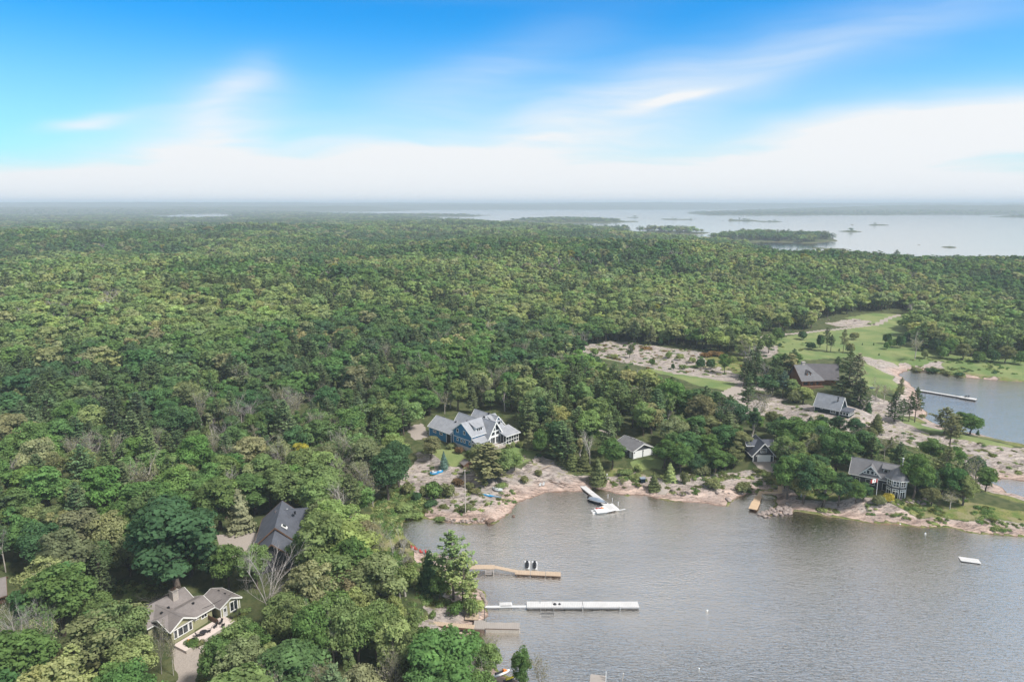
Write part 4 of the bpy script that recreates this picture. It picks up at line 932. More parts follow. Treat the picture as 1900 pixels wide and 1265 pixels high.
def gable_garage():
    t = thingpx('carriage_garage', 1397, 856, 4.8, 0, 'charcoal gabled garage with one wide white door, upstairs window and side dormers', 'garage')
    gable(t, 0, 6.9, 0, 8.2, -.3, 2.6, 6.6, 'y', 'grey', 'roof_dark', over=.7)
    gable(t, -1.1, 8.0, 3.6, 6.6, 2.8, 4.6, 6.0, 'x', 'grey', 'roof_dark', wname='dormer_wall', rname='dormer_roof', over=.35)
    window(t, 3.7, -.02, 1.2, -90, 4.4, 2.2, 1, 4, 'garage_door', 'white', 'white')
    window(t, 3.45, -.02, 3.95, -90, 1.9, 1.25, 4, 2)
    corner_boards(t, [(0, 0), (6.9, 0)], -.2, 2.5, .2)
    for x in (1.0, 6.4): PB().box(x-.1, x+.1, -.22, -.01, 1.9, 2.3).build('wall_lamp', M['white'], t)
    window(t, -1.12, 5.1, 3.9, 180, .8, .9, 1, 1)
gable_garage()

def turret_cottage():
    t = thingpx('turret_cottage', 1577, 897, 4.0, -34, 'grey shingled cottage with an eight-sided two-storey turret and many white windows', 'house')
    gable(t, 0, 13.0, 0, 8.0, -.5, 3.9, 7.6, 'x', 'grey', 'roof_mid', over=.6)
    # front gable dormer and shed dormer
    d = PB().prism([(2.6, 3.9), (8.2, 3.9), (5.4, 6.9)], .2, 4, 'y').build('front_gable', M['grey'], t)
    r = PB(); tr = PB()
    for s in (-1, 1): r.slab([(5.4, -.15, 7.2), (5.4, 4.2, 7.2), (5.4+s*3.4, 4.2, 3.7), (5.4+s*3.4, -.15, 3.7)], .18); tr.bar((5.4, -.2, 7.05), (5.4+s*3.42, -.2, 3.55), .08, .32)
    r.build('roof', M['roof_mid'], d); tr.build('trim', M['white'], d)
    for x, w, h, z in ((4.75, .75, 1.1, 5.05), (5.95, .75, 1.1, 5.05), (3.85, .5, .55, 4.75), (6.9, .5, .55, 4.75)): window(d, x, .18, z, -90, w, h, 1, 1, fr=.16)
    d = PB().box(8.6, 12.2, 1.6, 5, 5.0, 6.6).build('dormer', M['grey'], t); PB().slab([(8.3, 1.1, 6.75), (12.6, 1.1, 6.75), (12.6, 4.2, 7.8), (8.3, 4.2, 7.8)], .16).build('roof', M['roof_mid'], d)
    for x in (9.5, 11.2): window(d, x, 1.58, 5.8, -90, 1.0, 1.05, 1, 1, fr=.16)
    window(t, 9.7, -.02, 1.2, -90, 1.1, 2.2, 1, 1, 'door', 'white'); window(t, 5.6, -.02, 1.9, -90, 2.4, 1.5, 2, 1); window(t, 2.0, -.02, 1.9, -90, 1.2, 1.4, 1, 1)
    window(t, 13.02, 4, 5.6, 0, 1.4, 1.3, 1, 1)
    # turret
    cx, cyy, R = 13.0, -1.9, 2.85
    def octo(r, off=22.5): return [(cx+r*math.cos(R_(off+45*i)), cyy+r*math.sin(R_(off+45*i))) for i in range(8)]
    def ring(b, r0, z0, r1, z1):
        a = octo(r0); c = octo(r1); b.poly([(x, y, z0) for x, y in a]+[(x, y, z1) for x, y in c], [tuple(range(8))[::-1], tuple(range(8, 16))]+[(i, (i+1) % 8, (i+1) % 8+8, i+8) for i in range(8)])
    b = PB(); ring(b, R, -.6, R, 5.95); w = b.build('turret_wall', M['grey'], t)
    b = PB(); a = octo(R+.62); b.poly([(x, y, 5.9) for x, y in a]+[(cx, cyy, 9.3)]+[(x, y, 5.75) for x, y in a], [(i, (i+1) % 8, 8) for i in range(8)]+[(i, i+9, (i+1) % 8+9, (i+1) % 8) for i in range(8)]+[tuple(range(16, 8, -1))]); b.build('turret_roof', M['roof_mid'], t)
    b = PB(); ring(b, R+.66, 5.6, R+.66, 5.8); b.build('turret_trim', M['white'], t)
    for i in range(8):
        an = 45*i; ax, ay = cx+R*math.cos(R_(22.5))*math.cos(R_(an)), cyy+R*math.cos(R_(22.5))*math.sin(R_(an))
        if an in (90, 135): continue
        window(t, ax, ay, 4.55, an, 1.5, 1.6, 2, 2, fr=.16); window(t, ax, ay, 1.0, an, 1.5, 2.3, 2, 1, 'glass_door', fr=.16); window(t, ax, ay, 2.62, an, 1.5, .4, 2, 1, 'transom_window', fr=.14)
    PB().tube((cx+.6, 5.2, 6), (cx+.6, 5.2, 9.6), .16).tube((cx+.6, 5.2, 9.6), (cx+.6, 5.2, 9.9), .26).build('chimney_pipe', M['white'], t)
    q = PB().box(13.02, 15.6, 1.0, 4.6, 2.7, 2.9).box(15.3, 15.5, 1.1, 1.3, -.5, 2.7).box(15.3, 15.5, 4.3, 4.5, -.5, 2.7).build('balcony', M['white'], t)
    rl = PB()
    for x, y in ((13.2, 1.05), (14.4, 1.05), (15.55, 1.05), (15.55, 2.8), (15.55, 4.55)): rl.box(x-.05, x+.05, y-.05, y+.05, 2.9, 3.9)
    rl.bar((13.1, 1.05, 3.9), (15.55, 1.05, 3.9), .09).bar((15.55, 1.05, 3.9), (15.55, 4.6, 3.9), .09).build('railing', M['white'], q)
turret_cottage()

def dark_cottage():
    t = thingpx('cottage', 1556.5, 772, 8.0, -46, 'small dark green cottage with a pale grey roof, black stovepipe and white-framed sunroom', 'house')
    gable(t, -9.8, 0, 0, 6.4, -1, 2.7, 7.0, 'x', 'green', 'roof_grey', over=.5)
    corner_boards(t, [(-9.8, 0), (0, 0)], -.6, 2.6, .16)
    window(t, -2.4, -.02, 1.6, -90, 1.9, 1.5, 3, 1, fr=.15); window(t, -7.0, -.02, 2.05, -90, .6, .7, 1, 1, fr=.15)
    window(t, .02, 2.6, 4.9, 0, .7, 1.9, 1, 1, 'upper_door', 'white', 'vinyl')
    s = PB().box(.03, 3.6, .2, 5.9, -1.2, .7).build('sunroom_base', M['green'], t)
    PB().box(.03, 3.6, .25, 5.85, .7, 2.3).build('sunroom', M['white'], t)
    PB().box(.03, 4.0, -.2, 6.3, 2.35, 2.62).build('sunroom_roof', M['roof_dark'], t)
    for x in (.7, 1.85, 3.0): window(t, x, .23, 1.45, -90, .8, 1.0, 1, 1, fr=.1)
    for y in (1.1, 2.5, 3.9, 5.1): window(t, 3.62, y, 1.45, 0, .95, 1.2, 1, 1, fr=.1)
    PB().tube((-1.6, 1.9, 4.0), (-1.6, 1.9, 7.0), .20).tube((-1.6, 1.9, 7.0), (-1.6, 1.9, 7.25), .30).build('stovepipe', M['black'], t)
dark_cottage()

def log_house():
    t = thingpx('log_house', 1488, 716, 9.0, 8, 'brown log house with broad angled charcoal roofs, stone chimney and small dormer', 'house')
    gable(t, 0, 9.5, 0, 11, -1, 3.0, 8.3, 'x', 'log', 'roof_mid', over=1.0, trim='brown', skew=.6)
    d = PB().prism([(2.9, 4.2), (4.9, 4.2), (4.9, 5.6), (3.9, 6.5), (2.9, 5.6)], 1.6, 4.5, 'y').build('dormer', M['log'], t)
    r = PB()
    for s in (-1, 1): r.slab([(3.9, 1.2, 6.8), (3.9, 4.6, 6.8), (3.9+s*1.5, 4.6, 5.35), (3.9+s*1.5, 1.2, 5.35)], .16)
    r.build('roof', M['roof_log'], d); window(d, 3.9, 1.58, 5.2, -90, .6, .9, 1, 1)
    # great room wing turned towards the bay
    w = PB().prism([(-4.6, -1), (4.6, -1), (4.6, 3.6), (0, 8.6), (-4.6, 3.6)], 0, 10.5, 'x').build('great_room_wall', M['log'], t); w.location = (7.5, 6.5, 0); w.rotation_euler[2] = R_(-14)
    r = PB()
    for s in (-1, 1): r.slab([(-2.5, 0, 8.9), (12.6, 0, 8.9), (11.4, s*6.2, 2.6), (-2.5, s*6.2, 2.6)], .25)
    rr = r.build('great_room_roof', M['roof_log'], t); rr.location = (7.5, 6.5, .05); rr.rotation_euler[2] = R_(-14)
    for y, z, ww, h in ((-2.7, 1.4, 1.6, 2.3), (-.8, 1.4, 1.6, 2.3), (1.1, 1.4, 1.6, 2.3), (3.0, 1.4, 1.6, 2.3), (-.9, 4.2, 1.5, 1.8), (.9, 4.2, 1.5, 1.8)): window(t, 10.52, y, z, 0, ww, h, 2, 1, fm='brown', parent=w)
    for x in (1.8, 4.5, 7.2): window(t, x, -.02, 1.4, -90, 1.7, 1.9, 2, 1, fm='brown')
    for x in (-.4, 3.0, 6.2, 9.0): PB().tube((x, -.75, -1), (x, -.75, 2.3), .16).build('porch_post', M['log'], t)
    PB().box(-.6, 9.8, -1.9, -.05, -1.2, .1).build('porch_deck', M['brown'], t)
    PB().box(3.2, 4.6, 6.4, 7.6, 5, 9.6).box(3.05, 4.75, 6.25, 7.75, 9.6, 9.85).build('chimney', M['stone'], t)
log_house()

def dark_roof_house():
    t = thingpx('long_house', 476, 1038, 6.5, -78, 'long house with steep near-black shingled roofs and a white skylight', 'house')
    # local X runs towards the camera side, local +Y to the right
    gable(t, -15.5, -1, 0, 9.5, -1, 3.4, 7.6, 'x', 'grey', 'roof_dark', over=.7, trim='brown')
    gable(t, -1.2, 6.0, .3, 9.2, -1, 3.2, 6.8, 'x', 'grey', 'roof_dark', over=.6, trim='brown', wname='wing_wall', rname='wing_roof')
    gable(t, -15.2, -8.2, 4, 16, -1, 3.2, 7.0, 'y', 'grey', 'roof_dark', over=.5, trim='brown', wname='wing_wall', rname='wing_roof')
    f = PB().slab([(-3.6, 6.0, 7.15), (-2.5, 6.0, 7.15), (-2.5, 7.3, 6.15), (-3.6, 7.3, 6.15)], .2).build('skylight', M['white'], t)
    PB().slab([(-3.4, 6.25, 7.16), (-2.7, 6.25, 7.16), (-2.7, 7.0, 6.58), (-3.4, 7.0, 6.58)], .1).build('pane', M['glass'], f)
    PB().bar((-12.6, 6.2, 6.95), (-12.2, 7.6, 5.75), .35, .12).build('roof_flashing', M['white'], t)
    vents(t, [(2.0, 4.4, 5.2), (3.8, 4.4, 5.2), (-14, 12, 6.6), (-10, 8.5, 6.8)], .4, .6)
    for x in (-13, -11, -3): window(t, x, -.02, 1.7, -90, 1.3, 1.3, 2, 1, fm='brown')
dark_roof_house()

def sage_bungalow():
    t = thingpx('bungalow', 318, 1191, 4.4, 60, 'sage bungalow with a low grey-brown roof and big window facing the patio', 'house')
    # local -Y faces lower right (the patio)
    gable(t, 0, 9.6, 0, 6.5, -.8, 2.6, 3.9, 'x', 'sage', 'roof_brown', over=.5)
    gable(t, 0, 5.0, -.35, 8.6, -.8, 2.8, 4.3, 'y', 'sage', 'roof_brown', over=.5, wname='gable_wall', rname='gable_roof')
    gable(t, -1.5, 9.0, 5.2, 12.5, -.8, 2.6, 4.5, 'x', 'sage', 'roof_brown', over=.5, wname='rear_wall', rname='rear_roof')
    window(t, 2.5, -.37, 1.45, -90, 2.1, 1.7, 2, 1, fr=.16); window(t, .85, -.37, 1.45, -90, .6, 1.7, 1, 1, fr=.14); window(t, 4.2, -.37, 1.45, -90, .6, 1.7, 1, 1, fr=.14)
    window(t, 7.7, -.02, 1.75, -90, 1.2, .9, 2, 1, fr=.14); window(t, 5.9, -.02, 1.95, -90, .9, .35, 2, 1, fr=.12)
    window(t, -.02, 2.0, 1.1, 180, .9, 2.0, 1, 1, 'door')
    b = PB().box(5.6, 6.9, 7.0, 8.3, 3, 6.0).box(5.5, 7.0, 6.9, 8.4, 6.0, 6.15).build('chimney', M['stone'], t)
    PB().box(5.75, 6.15, 7.4, 7.9, 6.15, 6.6).box(6.35, 6.75, 7.4, 7.9, 6.15, 6.6).build('chimney_pot', M['brown'], b)
    vents(t, [(1.6, 5.0, 4.0), (7.2, 2.6, 3.9), (3.4, 5.4, 4.1), (1.0, 9.5, 4.6)], .35, .35)
sage_bungalow()

def sage_cabin():
    t = thingpx('guest_cabin', 411, 1147, 4.4, 58, 'small sage guest cabin with a grey gable roof, white door and sliding glass doors', 'cabin')
    gable(t, 0, 4.6, 0, 6.0, -.8, 2.6, 3.7, 'y', 'sage', 'roof_brown', over=.45)
    window(t, 3.15, -.02, 1.45, -90, 1.7, 2.0, 2, 1, 'sliding_door', fr=.2); window(t, .95, -.02, 1.15, -90, .85, 2.1, 1, 1, 'door', 'white', 'vinyl'); window(t, .95, -.07, 1.55, -90, .5, .8, 1, 1, fr=.06)
    window(t, -.02, 3.7, 1.5, 180, 1.2, 1.1, 2, 1, fr=.14); corner_boards(t, [(0, 0), (4.6, 0)], -.6, 2.5, .14)
    vents(t, [(2.6, 2.0, 3.75), (2.6, 4.2, 3.75)], .3, .3)
    d = PB().box(.4, 6.4, -4.2, -.05, -.35, -.15).build('deck', M['patio'], t); PB().box(.4, 6.4, -4.26, -4.2, -.7, -.2).build('deck_skirt', M['white'], d)
sage_cabin()
t = thingpx('brown_roof_house', -4, 1124, 5, 35, 'brown shingled roof corner at the left picture edge above the trees', 'house'); gable(t, -9, 1.5, -1, 7, -.5, 2.7, 4.8, 'x', 'brown', 'roof_brown', over=.5, trim='brown')
t = thing('small_shed', *[float(c) for c in (*G(866, 868)[:2], G(866, 868)[2])], 30, 'small brown garden shed half hidden left of the wide pine below the blue house', 'shed')
gable(t, -1.5, 1.5, -1.2, 1.6, -.4, 1.6, 2.5, 'y', 'brown', 'roof_brown', over=.25, trim='brown')

# ------------------------------------------------------------------ docks and boats
def rect_dock(name, p0, p1, w, z, mtop, label, cat='dock', sect=1, thick=.35, piles=True, edge=None, group=None):
    x0, y0 = (float(c) for c in U(*p0, z)); x1, y1 = (float(c) for c in U(*p1, z)); L = math.hypot(x1-x0, y1-y0)
    t = thing(name, x0, y0, 0, math.degrees(math.atan2(y1-y0, x1-x0)), label, cat, group)
    for i in range(sect):
        a = L*i/sect+(.06 if i else 0); b = L*(i+1)/sect-.06
        s = PB().box(a, b, -w/2, w/2, z-.12, z).build('deck_section', M[mtop], t); PB().box(a+.05, b-.05, -w/2+.03, w/2-.03, z-thick, z-.122).build('frame', M[edge or 'brown'], s)
    if piles:
        n = max(2, int(L/4)+1)
        for i in range(n):
            for s in (-1, 1):
                q = .3+(L-.6)*i/(n-1); PB().tube((q, s*(w/2-.12), -2), (q, s*(w/2-.12), z-.13), .09, None, 6).build('pile', M['dark'], t)
    return t, L
def docks():
    t, L = rect_dock('wooden_dock', (956, 1060.5), (1041, 1064.5), 1.9, .62, 'wood', 'pale wooden dock with two parked jet ski lifts, furthest up the left shore', 'dock', 3)
    x0, y0 = (float(c) for c in U(956, 1060, .6)); xa, ya = (float(c) for c in U(918, 1053, 1.0)); xb, yb = (float(c) for c in U(872, 1053, 1.0))
    m_ = t.matrix_world.copy(); ang = t.rotation_euler[2]
    def loc(px, py, z): 
        X, Y = (float(c) for c in U(px, py, z)); dx, dy = X-t.location.x, Y-t.location.y; c, s = math.cos(-ang), math.sin(-ang); return (dx*c-dy*s, dx*s+dy*c, z)
    a, b, c = loc(960, 1060, .62), loc(918, 1051.5, 1.05), loc(868, 1051.5, 1.05)
    PB().bar(a, b, 1.3, .14).build('ramp', M['wood'], t); PB().bar(b, c, 2.0, .16).build('landing', M['wood'], t)
    st = PB()
    for k in range(4): st.box(b[0]-2.1, b[0]-.2, b[1]-1.35-.32*k, b[1]-1.05-.32*k, .82-.2*k, .90-.2*k)
    st.build('steps', M['greyd'], t)
    PB().box(b[0]-2.2, b[0]-2.1, b[1]-2.4, b[1]-1.0, -.5, .9).box(b[0]-.18, b[0]-.08, b[1]-2.4, b[1]-1.0, -.5, .9).build('stair_side', M['greyd'], t)
    for i, (px, py) in enumerate(((978, 1049), (992, 1049.5))):
        q = thingpx('jet_ski', px, py, .35, 88, ('black jet ski on the left one of two white floating lifts', 'black jet ski on the right one of two white floating lifts')[i], 'jet ski', 'jet skis on the wooden dock'); jetski(q, 'dark', 'black')
        q = thingpx('jet_ski_lift', px, py, 0, 88, ('white floating lift under the left black jet ski', 'white floating lift under the right black jet ski')[i], 'boat lift', 'floating jet ski lifts')
        PB().prism([(-1.85, 0), (1.85, 0), (2.0, .2), (1.85, .33), (-1.8, .33), (-2.0, .2)], -.68, -.14, 'y').prism([(-1.85, 0), (1.85, 0), (2.0, .2), (1.85, .33), (-1.8, .33), (-2.0, .2)], .14, .68, 'y').build('float', M['vinyl'], q); PB().box(-1.8, 1.8, -.14, .14, .05, .2).build('cradle', M['vinyl'], q)
    # long white dock
    t, L = rect_dock('white_dock', (977.5, 1120.5), (1185, 1120.5), 2.3, .75, 'wdock', 'long white dock of two end-to-end sections, longest in the bay', 'dock', 2, .5, True, 'metal')
    for x, w in ((6.5, .55), (7.6, .4)): PB().tube((x, 0, .75), (x, 0, .98), w*.8, w*.5, 10).build('cleat_cover', M['dark'], t)
    for x in (12.9, 21.5): PB().box(x-.05, x+.05, -1.25, -1.15, -.4, 1.1).build('bumper_post', M['vinyl'], t)
    q, _ = rect_dock('floating_gangway', (892, 1124.5), (930, 1124.5), .7, .45, 'vinyl', 'narrow white gangway from the rocks to the long white dock', 'gangway', 1, .2, False, 'vinyl')
    PB().box(4.6, 10.75, -.3, .35, .36, .5).build('walkway', M['vinyl'], q)
    q = thingpx('swim_float', 938, 1124, 0, 3, 'white rounded plastic float beside the narrow gangway', 'float'); PB().prism([(-1.4, 0), (1.4, 0), (1.55, .25), (1.4, .5), (-1.4, .5), (-1.55, .25)], -.8, .8, 'y').build('body', M['vinyl'], q); PB().box(-1.2, 1.2, -.6, .6, .5, .56).build('tread', M['wdock'], q)
    q = thingpx('boat_lift', 1015, 1136, 0, 0, 'thin grey steel boat lift frame standing in the water by the white dock', 'boat lift')
    for x in (-1.5, 1.5):
        for y in (-.9, 2.6): PB().tube((x, y, -1.5), (x, y, 1.4), .06).build('post', M['metal'], q)
        PB().bar((x, -.9, .3), (x, 2.6, .3), .08).build('rail', M['metal'], q)
    PB().bar((-1.5, -.9, .35), (1.5, -.9, .35), .12).build('crossbar', M['dark'], q)
    # stone-filled crib pier
    t, L = rect_dock('crib_pier', (900, 1159), (964.5, 1160.5), 2.2, 1.1, 'greyd', 'grey weathered plank pier on dark stone-filled cribs, lowest on the left shore', 'pier', 1, .3, False)
    PB().box(.2, L-.1, -1.05, 1.05, -2, .78).build('crib', M['stone'], t)
    PB().box(-2.5, 0, -1.5, 1.6, 1.0, 1.25).build('pier_head', M['greyd'], t); PB().box(-2.45, -.05, -1.45, 1.55, -2, .98).build('crib', M['brownstone'], t)
    PB().box(-4.6, -1.6, 1.4, 3.4, 1.3, 1.5).build('side_landing', M['wood'], t)
    PB().tube((-.2, 1.4, 0), (-.2, 1.4, 4.6), .07).build('mooring_post', M['dark'], t)
    q = thingpx('shore_walkway', 838, 1160, 1.9, 352, 'short tan plank walkway on the red rocks left of the crib pier', 'walkway'); PB().box(-5, 5, -.7, .7, 0, .18).build('deck', M['wood'], q); PB().box(-5, 5, -.74, -.70, -.3, .15).build('beam', M['brown'], q)
    # dock end at the bottom edge
    t, L = rect_dock('square_dock', (1106, 1288), (1110, 1251), 3.0, .6, 'greyd', 'pale grey square dock end cut off by the bottom picture edge', 'dock', 1, .35, True)
    PB().box(L-.9, L-.7, -1.65, -1.5, .2, 2.1).box(L-1.5, L-1.3, -1.65, -1.5, .2, 1.6).build('ladder', M['vinyl'], t)
    q = thingpx('mooring_pole', 1153, 1262, 0, 0, 'short pale mooring pole leaning in the water at the bottom edge', 'pole'); PB().tube((0, 0, -1), (.4, .2, 1.4), .07).build('pole_shaft', M['pole'], q); PB().tube((.4, .2, 1.4), (.43, .21, 1.5), .09).build('cap', M['white'], q)
    # L-shaped dock with a speedboat
    t, L = rect_dock('angled_dock', (1081, 901), (1137, 945), 2.0, .7, 'wdock', 'white dock running diagonally out from the pink rocks beside a covered speedboat', 'dock', 3, .4, True, 'metal')
    c, s = math.cos(-t.rotation_euler[2]), math.sin(-t.rotation_euler[2])
    def lc(px, py, z):
        X, Y = (float(q) for q in U(px, py, z)); dx, dy = X-t.location.x, Y-t.location.y; return (dx*c-dy*s, dx*s+dy*c, z-.01)
    PB().slab([lc(1112, 940, .7), lc(1126, 949, .7), lc(1149, 944, .7), lc(1136, 933, .7)], .2).slab([lc(1112, 940.5, .69), lc(1102, 943, .69), lc(1108, 951, .69), lc(1126, 949, .69)], .2).build('end_platform', M['vinyl'], t)
    a, b = lc(1143, 947, .75), lc(1160, 944, .75); PB().bar(a, b, .25, .1).build('gangplank', M['vinyl'], t)
    for px, py in ((1128, 924), (1136, 931), (1147, 938)): a = lc(px, py, .7); PB().tube(a, (a[0], a[1], 1.9), .08).tube((a[0], a[1], 1.9), (a[0], a[1], 2.0), .13).build('dock_post', M['vinyl'], t)
    for px, py in ((1143, 958), (1158, 957)): a = lc(px, py, 0); PB().tube((a[0], a[1], -1.2), (a[0], a[1], .9), .05).build('mooring_stake', M['dark'], t)
    q = thingpx('speedboat', 1108, 932, 0, -38, 'covered navy speedboat with a pale canvas top, tied to the diagonal dock', 'boat'); speedboat(q)
    q = thingpx('red_jet_ski', 1113, 947, .35, 10, 'red and white jet ski with orange cover parked on the platform end', 'jet ski'); jetski(q, 'vinyl', 'red', 1.15)
    q = thingpx('drive_on_lift', 1112, 949, 0, 10, 'white drive-on float under the red jet ski', 'boat lift'); PB().prism([(-2.3, 0), (2.2, 0), (2.3, .2), (2.1, .34), (-2.2, .34), (-2.45, .2)], -.95, .95, 'y').build('float', M['vinyl'], q); PB().box(-2.0, 1.9, -.16, .16, .34, .38).build('keel_rest', M['wdock'], q)
    # fresh wooden dock, right
    t, L = rect_dock('ramp_dock', (1397, 944), (1408, 920), 2.1, .75, 'wood2', 'tan wooden dock with a wider outer end, in front of the striped grey rocks', 'dock', 1, .4, True)
    PB().box(-.2, L*.55, -1.25, 1.25, .755, .80).build('outer_section', M['wood2'], t)
    p0 = G(1413, 915, 2); p1 = G(1440, 917, 2)
    PB().bar((L-.3, .0, .72), (L+2.6, -.3, 1.5), 1.3, .12).build('ramp', M['wood2'], t)
    q = thingpx('boardwalk', 1414, 914, 1.5, 0, 'tan boardwalk with railing along the rocks behind the tan dock', 'boardwalk')
    PB().bar((0, 0, 0), (5.5, -.6, .4), 1.3, .16).bar((5.5, -.6, .4), (6.6, 2.4, 1.2), 1.3, .16).build('deck', M['wood2'], q)
    r_ = PB()
    for a in ((1, -.7, .1), (3, -.9, .25), (5.8, -1.2, .4), (7.0, .8, .9), (7.2, 2.6, 1.2)): r_.bar(a, (a[0], a[1], a[2]+1.0), .09)
    r_.bar((1, -.7, 1.1), (5.8, -1.2, 1.4), .08).bar((5.8, -1.2, 1.4), (7.2, 2.6, 2.2), .08).build('railing', M['wood2'], q)
    # back bay dock
    t, L = rect_dock('grey_walkway_dock', (1698, 722), (1800, 739), 1.9, .6, 'wdock', 'long grey-white dock reaching across the rear bay towards the right', 'dock', 4, .6, True, 'dark')
    PB().box(L-4.2, L+2.6, -1.8, 1.5, .61, .7).build('end_platform', M['wdock'], t)
    PB().box(L-4.1, L+2.5, -1.7, 1.4, .05, .6).build('frame', M['dark'], t)
    for k in range(2): chairs(*[float(c) for c in U(1791+5*k, 737.5, .7)], .72, 200, 'dark', ('dark chair on the rear bay dock end, left of the pair', 'dark chair on the rear bay dock end, right of the pair')[k], 'chairs on the rear bay dock')
    # swim raft, buoys
    q = thingpx('swim_raft', 1799, 1040, 0, -18, 'small square white swim raft floating alone in open water', 'raft'); PB().box(-2.3, 2.3, -1.2, 1.2, .16, .26).build('deck', M['wdock'], q); PB().tube((-2.2, -.8, .0), (2.2, -.8, .0), .2).tube((-2.2, .8, .0), (2.2, .8, .0), .2).build('float', M['dark'], q)
    for px, py, lb, rr in ((1312, 1133, 'tiny white mooring buoy floating alone in the middle of the bay', .28), (1670, 973, 'white buoy close to the pink rock shore below the flag', .28), (1717, 990, 'white buoy floating right of the other near the rock shore', .27), (1297, 1240, 'faint pale buoy near the bottom right of the square dock', .18)):
        q = thingpx('mooring_buoy', px, py, 0, 0, lb, 'buoy', 'mooring buoys'); V = ICO_V*rr; b = PB(); b.poly([tuple(v+(0, 0, rr*.4)) for v in V], [tuple(f) for f in ICO_F]); b.build('float', M['white'], q); PB().tube((0, 0, rr), (0, 0, rr*1.9), .04).build('ring_post', M['blueboat'], q)
def jetski(q, hull, seat, k=1.0):
    b = PB(); sec = [(-1.5, .42, .15), (-.6, .52, .1), (.4, .5, .1), (1.1, .36, .2), (1.6, .06, .45)]
    pts = []
    for x, w, z0 in sec: pts += [(x*k, -w, .45), (x*k, -w*.6, z0), (x*k, w*.6, z0), (x*k, w, .45), (x*k, w*.55, .68), (x*k, -w*.55, .68)]
    F = [(0, 1, 2, 3, 4, 5), tuple(range(29, 23, -1))]
    for i in range(4):
        for j in range(6): F.append((i*6+j, i*6+(j+1) % 6, (i+1)*6+(j+1) % 6, (i+1)*6+j))
    b.poly(pts, F); b.build('hull', M[hull], q)
    PB().prism([(-1.2*k, .66), (.3*k, .66), (.2*k, .92), (-.4*k, .84), (-1.1*k, .98)], -.19, .19, 'y').build('seat', M[seat], q)
    PB().prism([(.25*k, .66), (1.2*k, .6), (.75*k, .95), (.4*k, 1.12)], -.24, .24, 'y').build('hood', M['orange' if hull == 'vinyl' else 'dark'], q)
    PB().bar((.35*k, -.38, 1.16), (.35*k, .38, 1.16), .06).build('handlebar', M['black'], q)
def speedboat(q):
    b = PB(); sec = [(-3.0, 1.05, .1, .75), (-1.5, 1.15, .0, .78), (.5, 1.12, -.05, .82), (2.0, .8, 0, .92), (3.0, .35, .25, 1.0), (3.5, .04, .6, 1.05)]
    pts = []
    for x, w, z0, z1 in sec: pts += [(x, -w, z1), (x, -w*.8, .25), (x, 0, z0-.25), (x, w*.8, .25), (x, w, z1)]
    F = [(0, 1, 2, 3, 4), tuple(range(29, 24, -1))]
    for i in range(5):
        for j in range(5): F.append((i*5+j, i*5+(j+1) % 5, (i+1)*5+(j+1) % 5, (i+1)*5+j))
    b.poly(pts, F); b.build('hull', M['navy'], q)
    b = PB(); prof = [(-2.9, .75, .1), (-1.2, 1.0, .55), (.3, 1.0, .75), (1.6, .78, .35), (3.2, .2, .08)]; pts = []
    for x, w, h in prof: pts += [(x, -w, .86), (x, -w*.5, .86+h*.8), (x, 0, .86+h), (x, w*.5, .86+h*.8), (x, w, .86)]
    F = [(0, 1, 2, 3, 4), tuple(range(24, 19, -1))]
    for i in range(4):
        for j in range(5): F.append((i*5+j, i*5+(j+1) % 5, (i+1)*5+(j+1) % 5, (i+1)*5+j))
    b.poly(pts, F); b.build('canvas_cover', M['canvas'], q)
    s = PB()
    for sg in (-1, 1): s.bar((-3.0, sg*1.07, .80), (.5, sg*1.15, .86), .07).bar((.5, sg*1.15, .86), (2.0, sg*.83, .96), .07).bar((2.0, sg*.83, .96), (3.4, sg*.08, 1.08), .07)
    s.build('gunwale_stripe', M['vinyl'], q); PB().box(-3.5, -3.0, -.25, .25, .1, 1.25).build('outboard_motor', M['black'], q)
def chairs(x, y, z, ang, m_, label, group):
    q = thing('lounge_chair', x, y, z, ang, label, 'chair', group)
    PB().slab([(-.3, -.3, .42), (.3, -.3, .36), (.3, .3, .36), (-.3, .3, .42)], .06).build('seat', M[m_], q); PB().slab([(-.3, -.3, .4), (-.3, .3, .4), (-.55, .3, 1.05), (-.55, -.3, 1.05)], .05).build('backrest', M[m_], q)
    for sx in (-1, 1):
        for sy in (-1, 1): PB().box(sx*.26-.03, sx*.26+.03, sy*.27-.03, sy*.27+.03, -.02, .37).build('leg', M[m_], q)
    for sy in (-1, 1): PB().box(-.4, .35, sy*.34-.04, sy*.34+.04, .6, .64).build('armrest', M[m_], q)
docks()

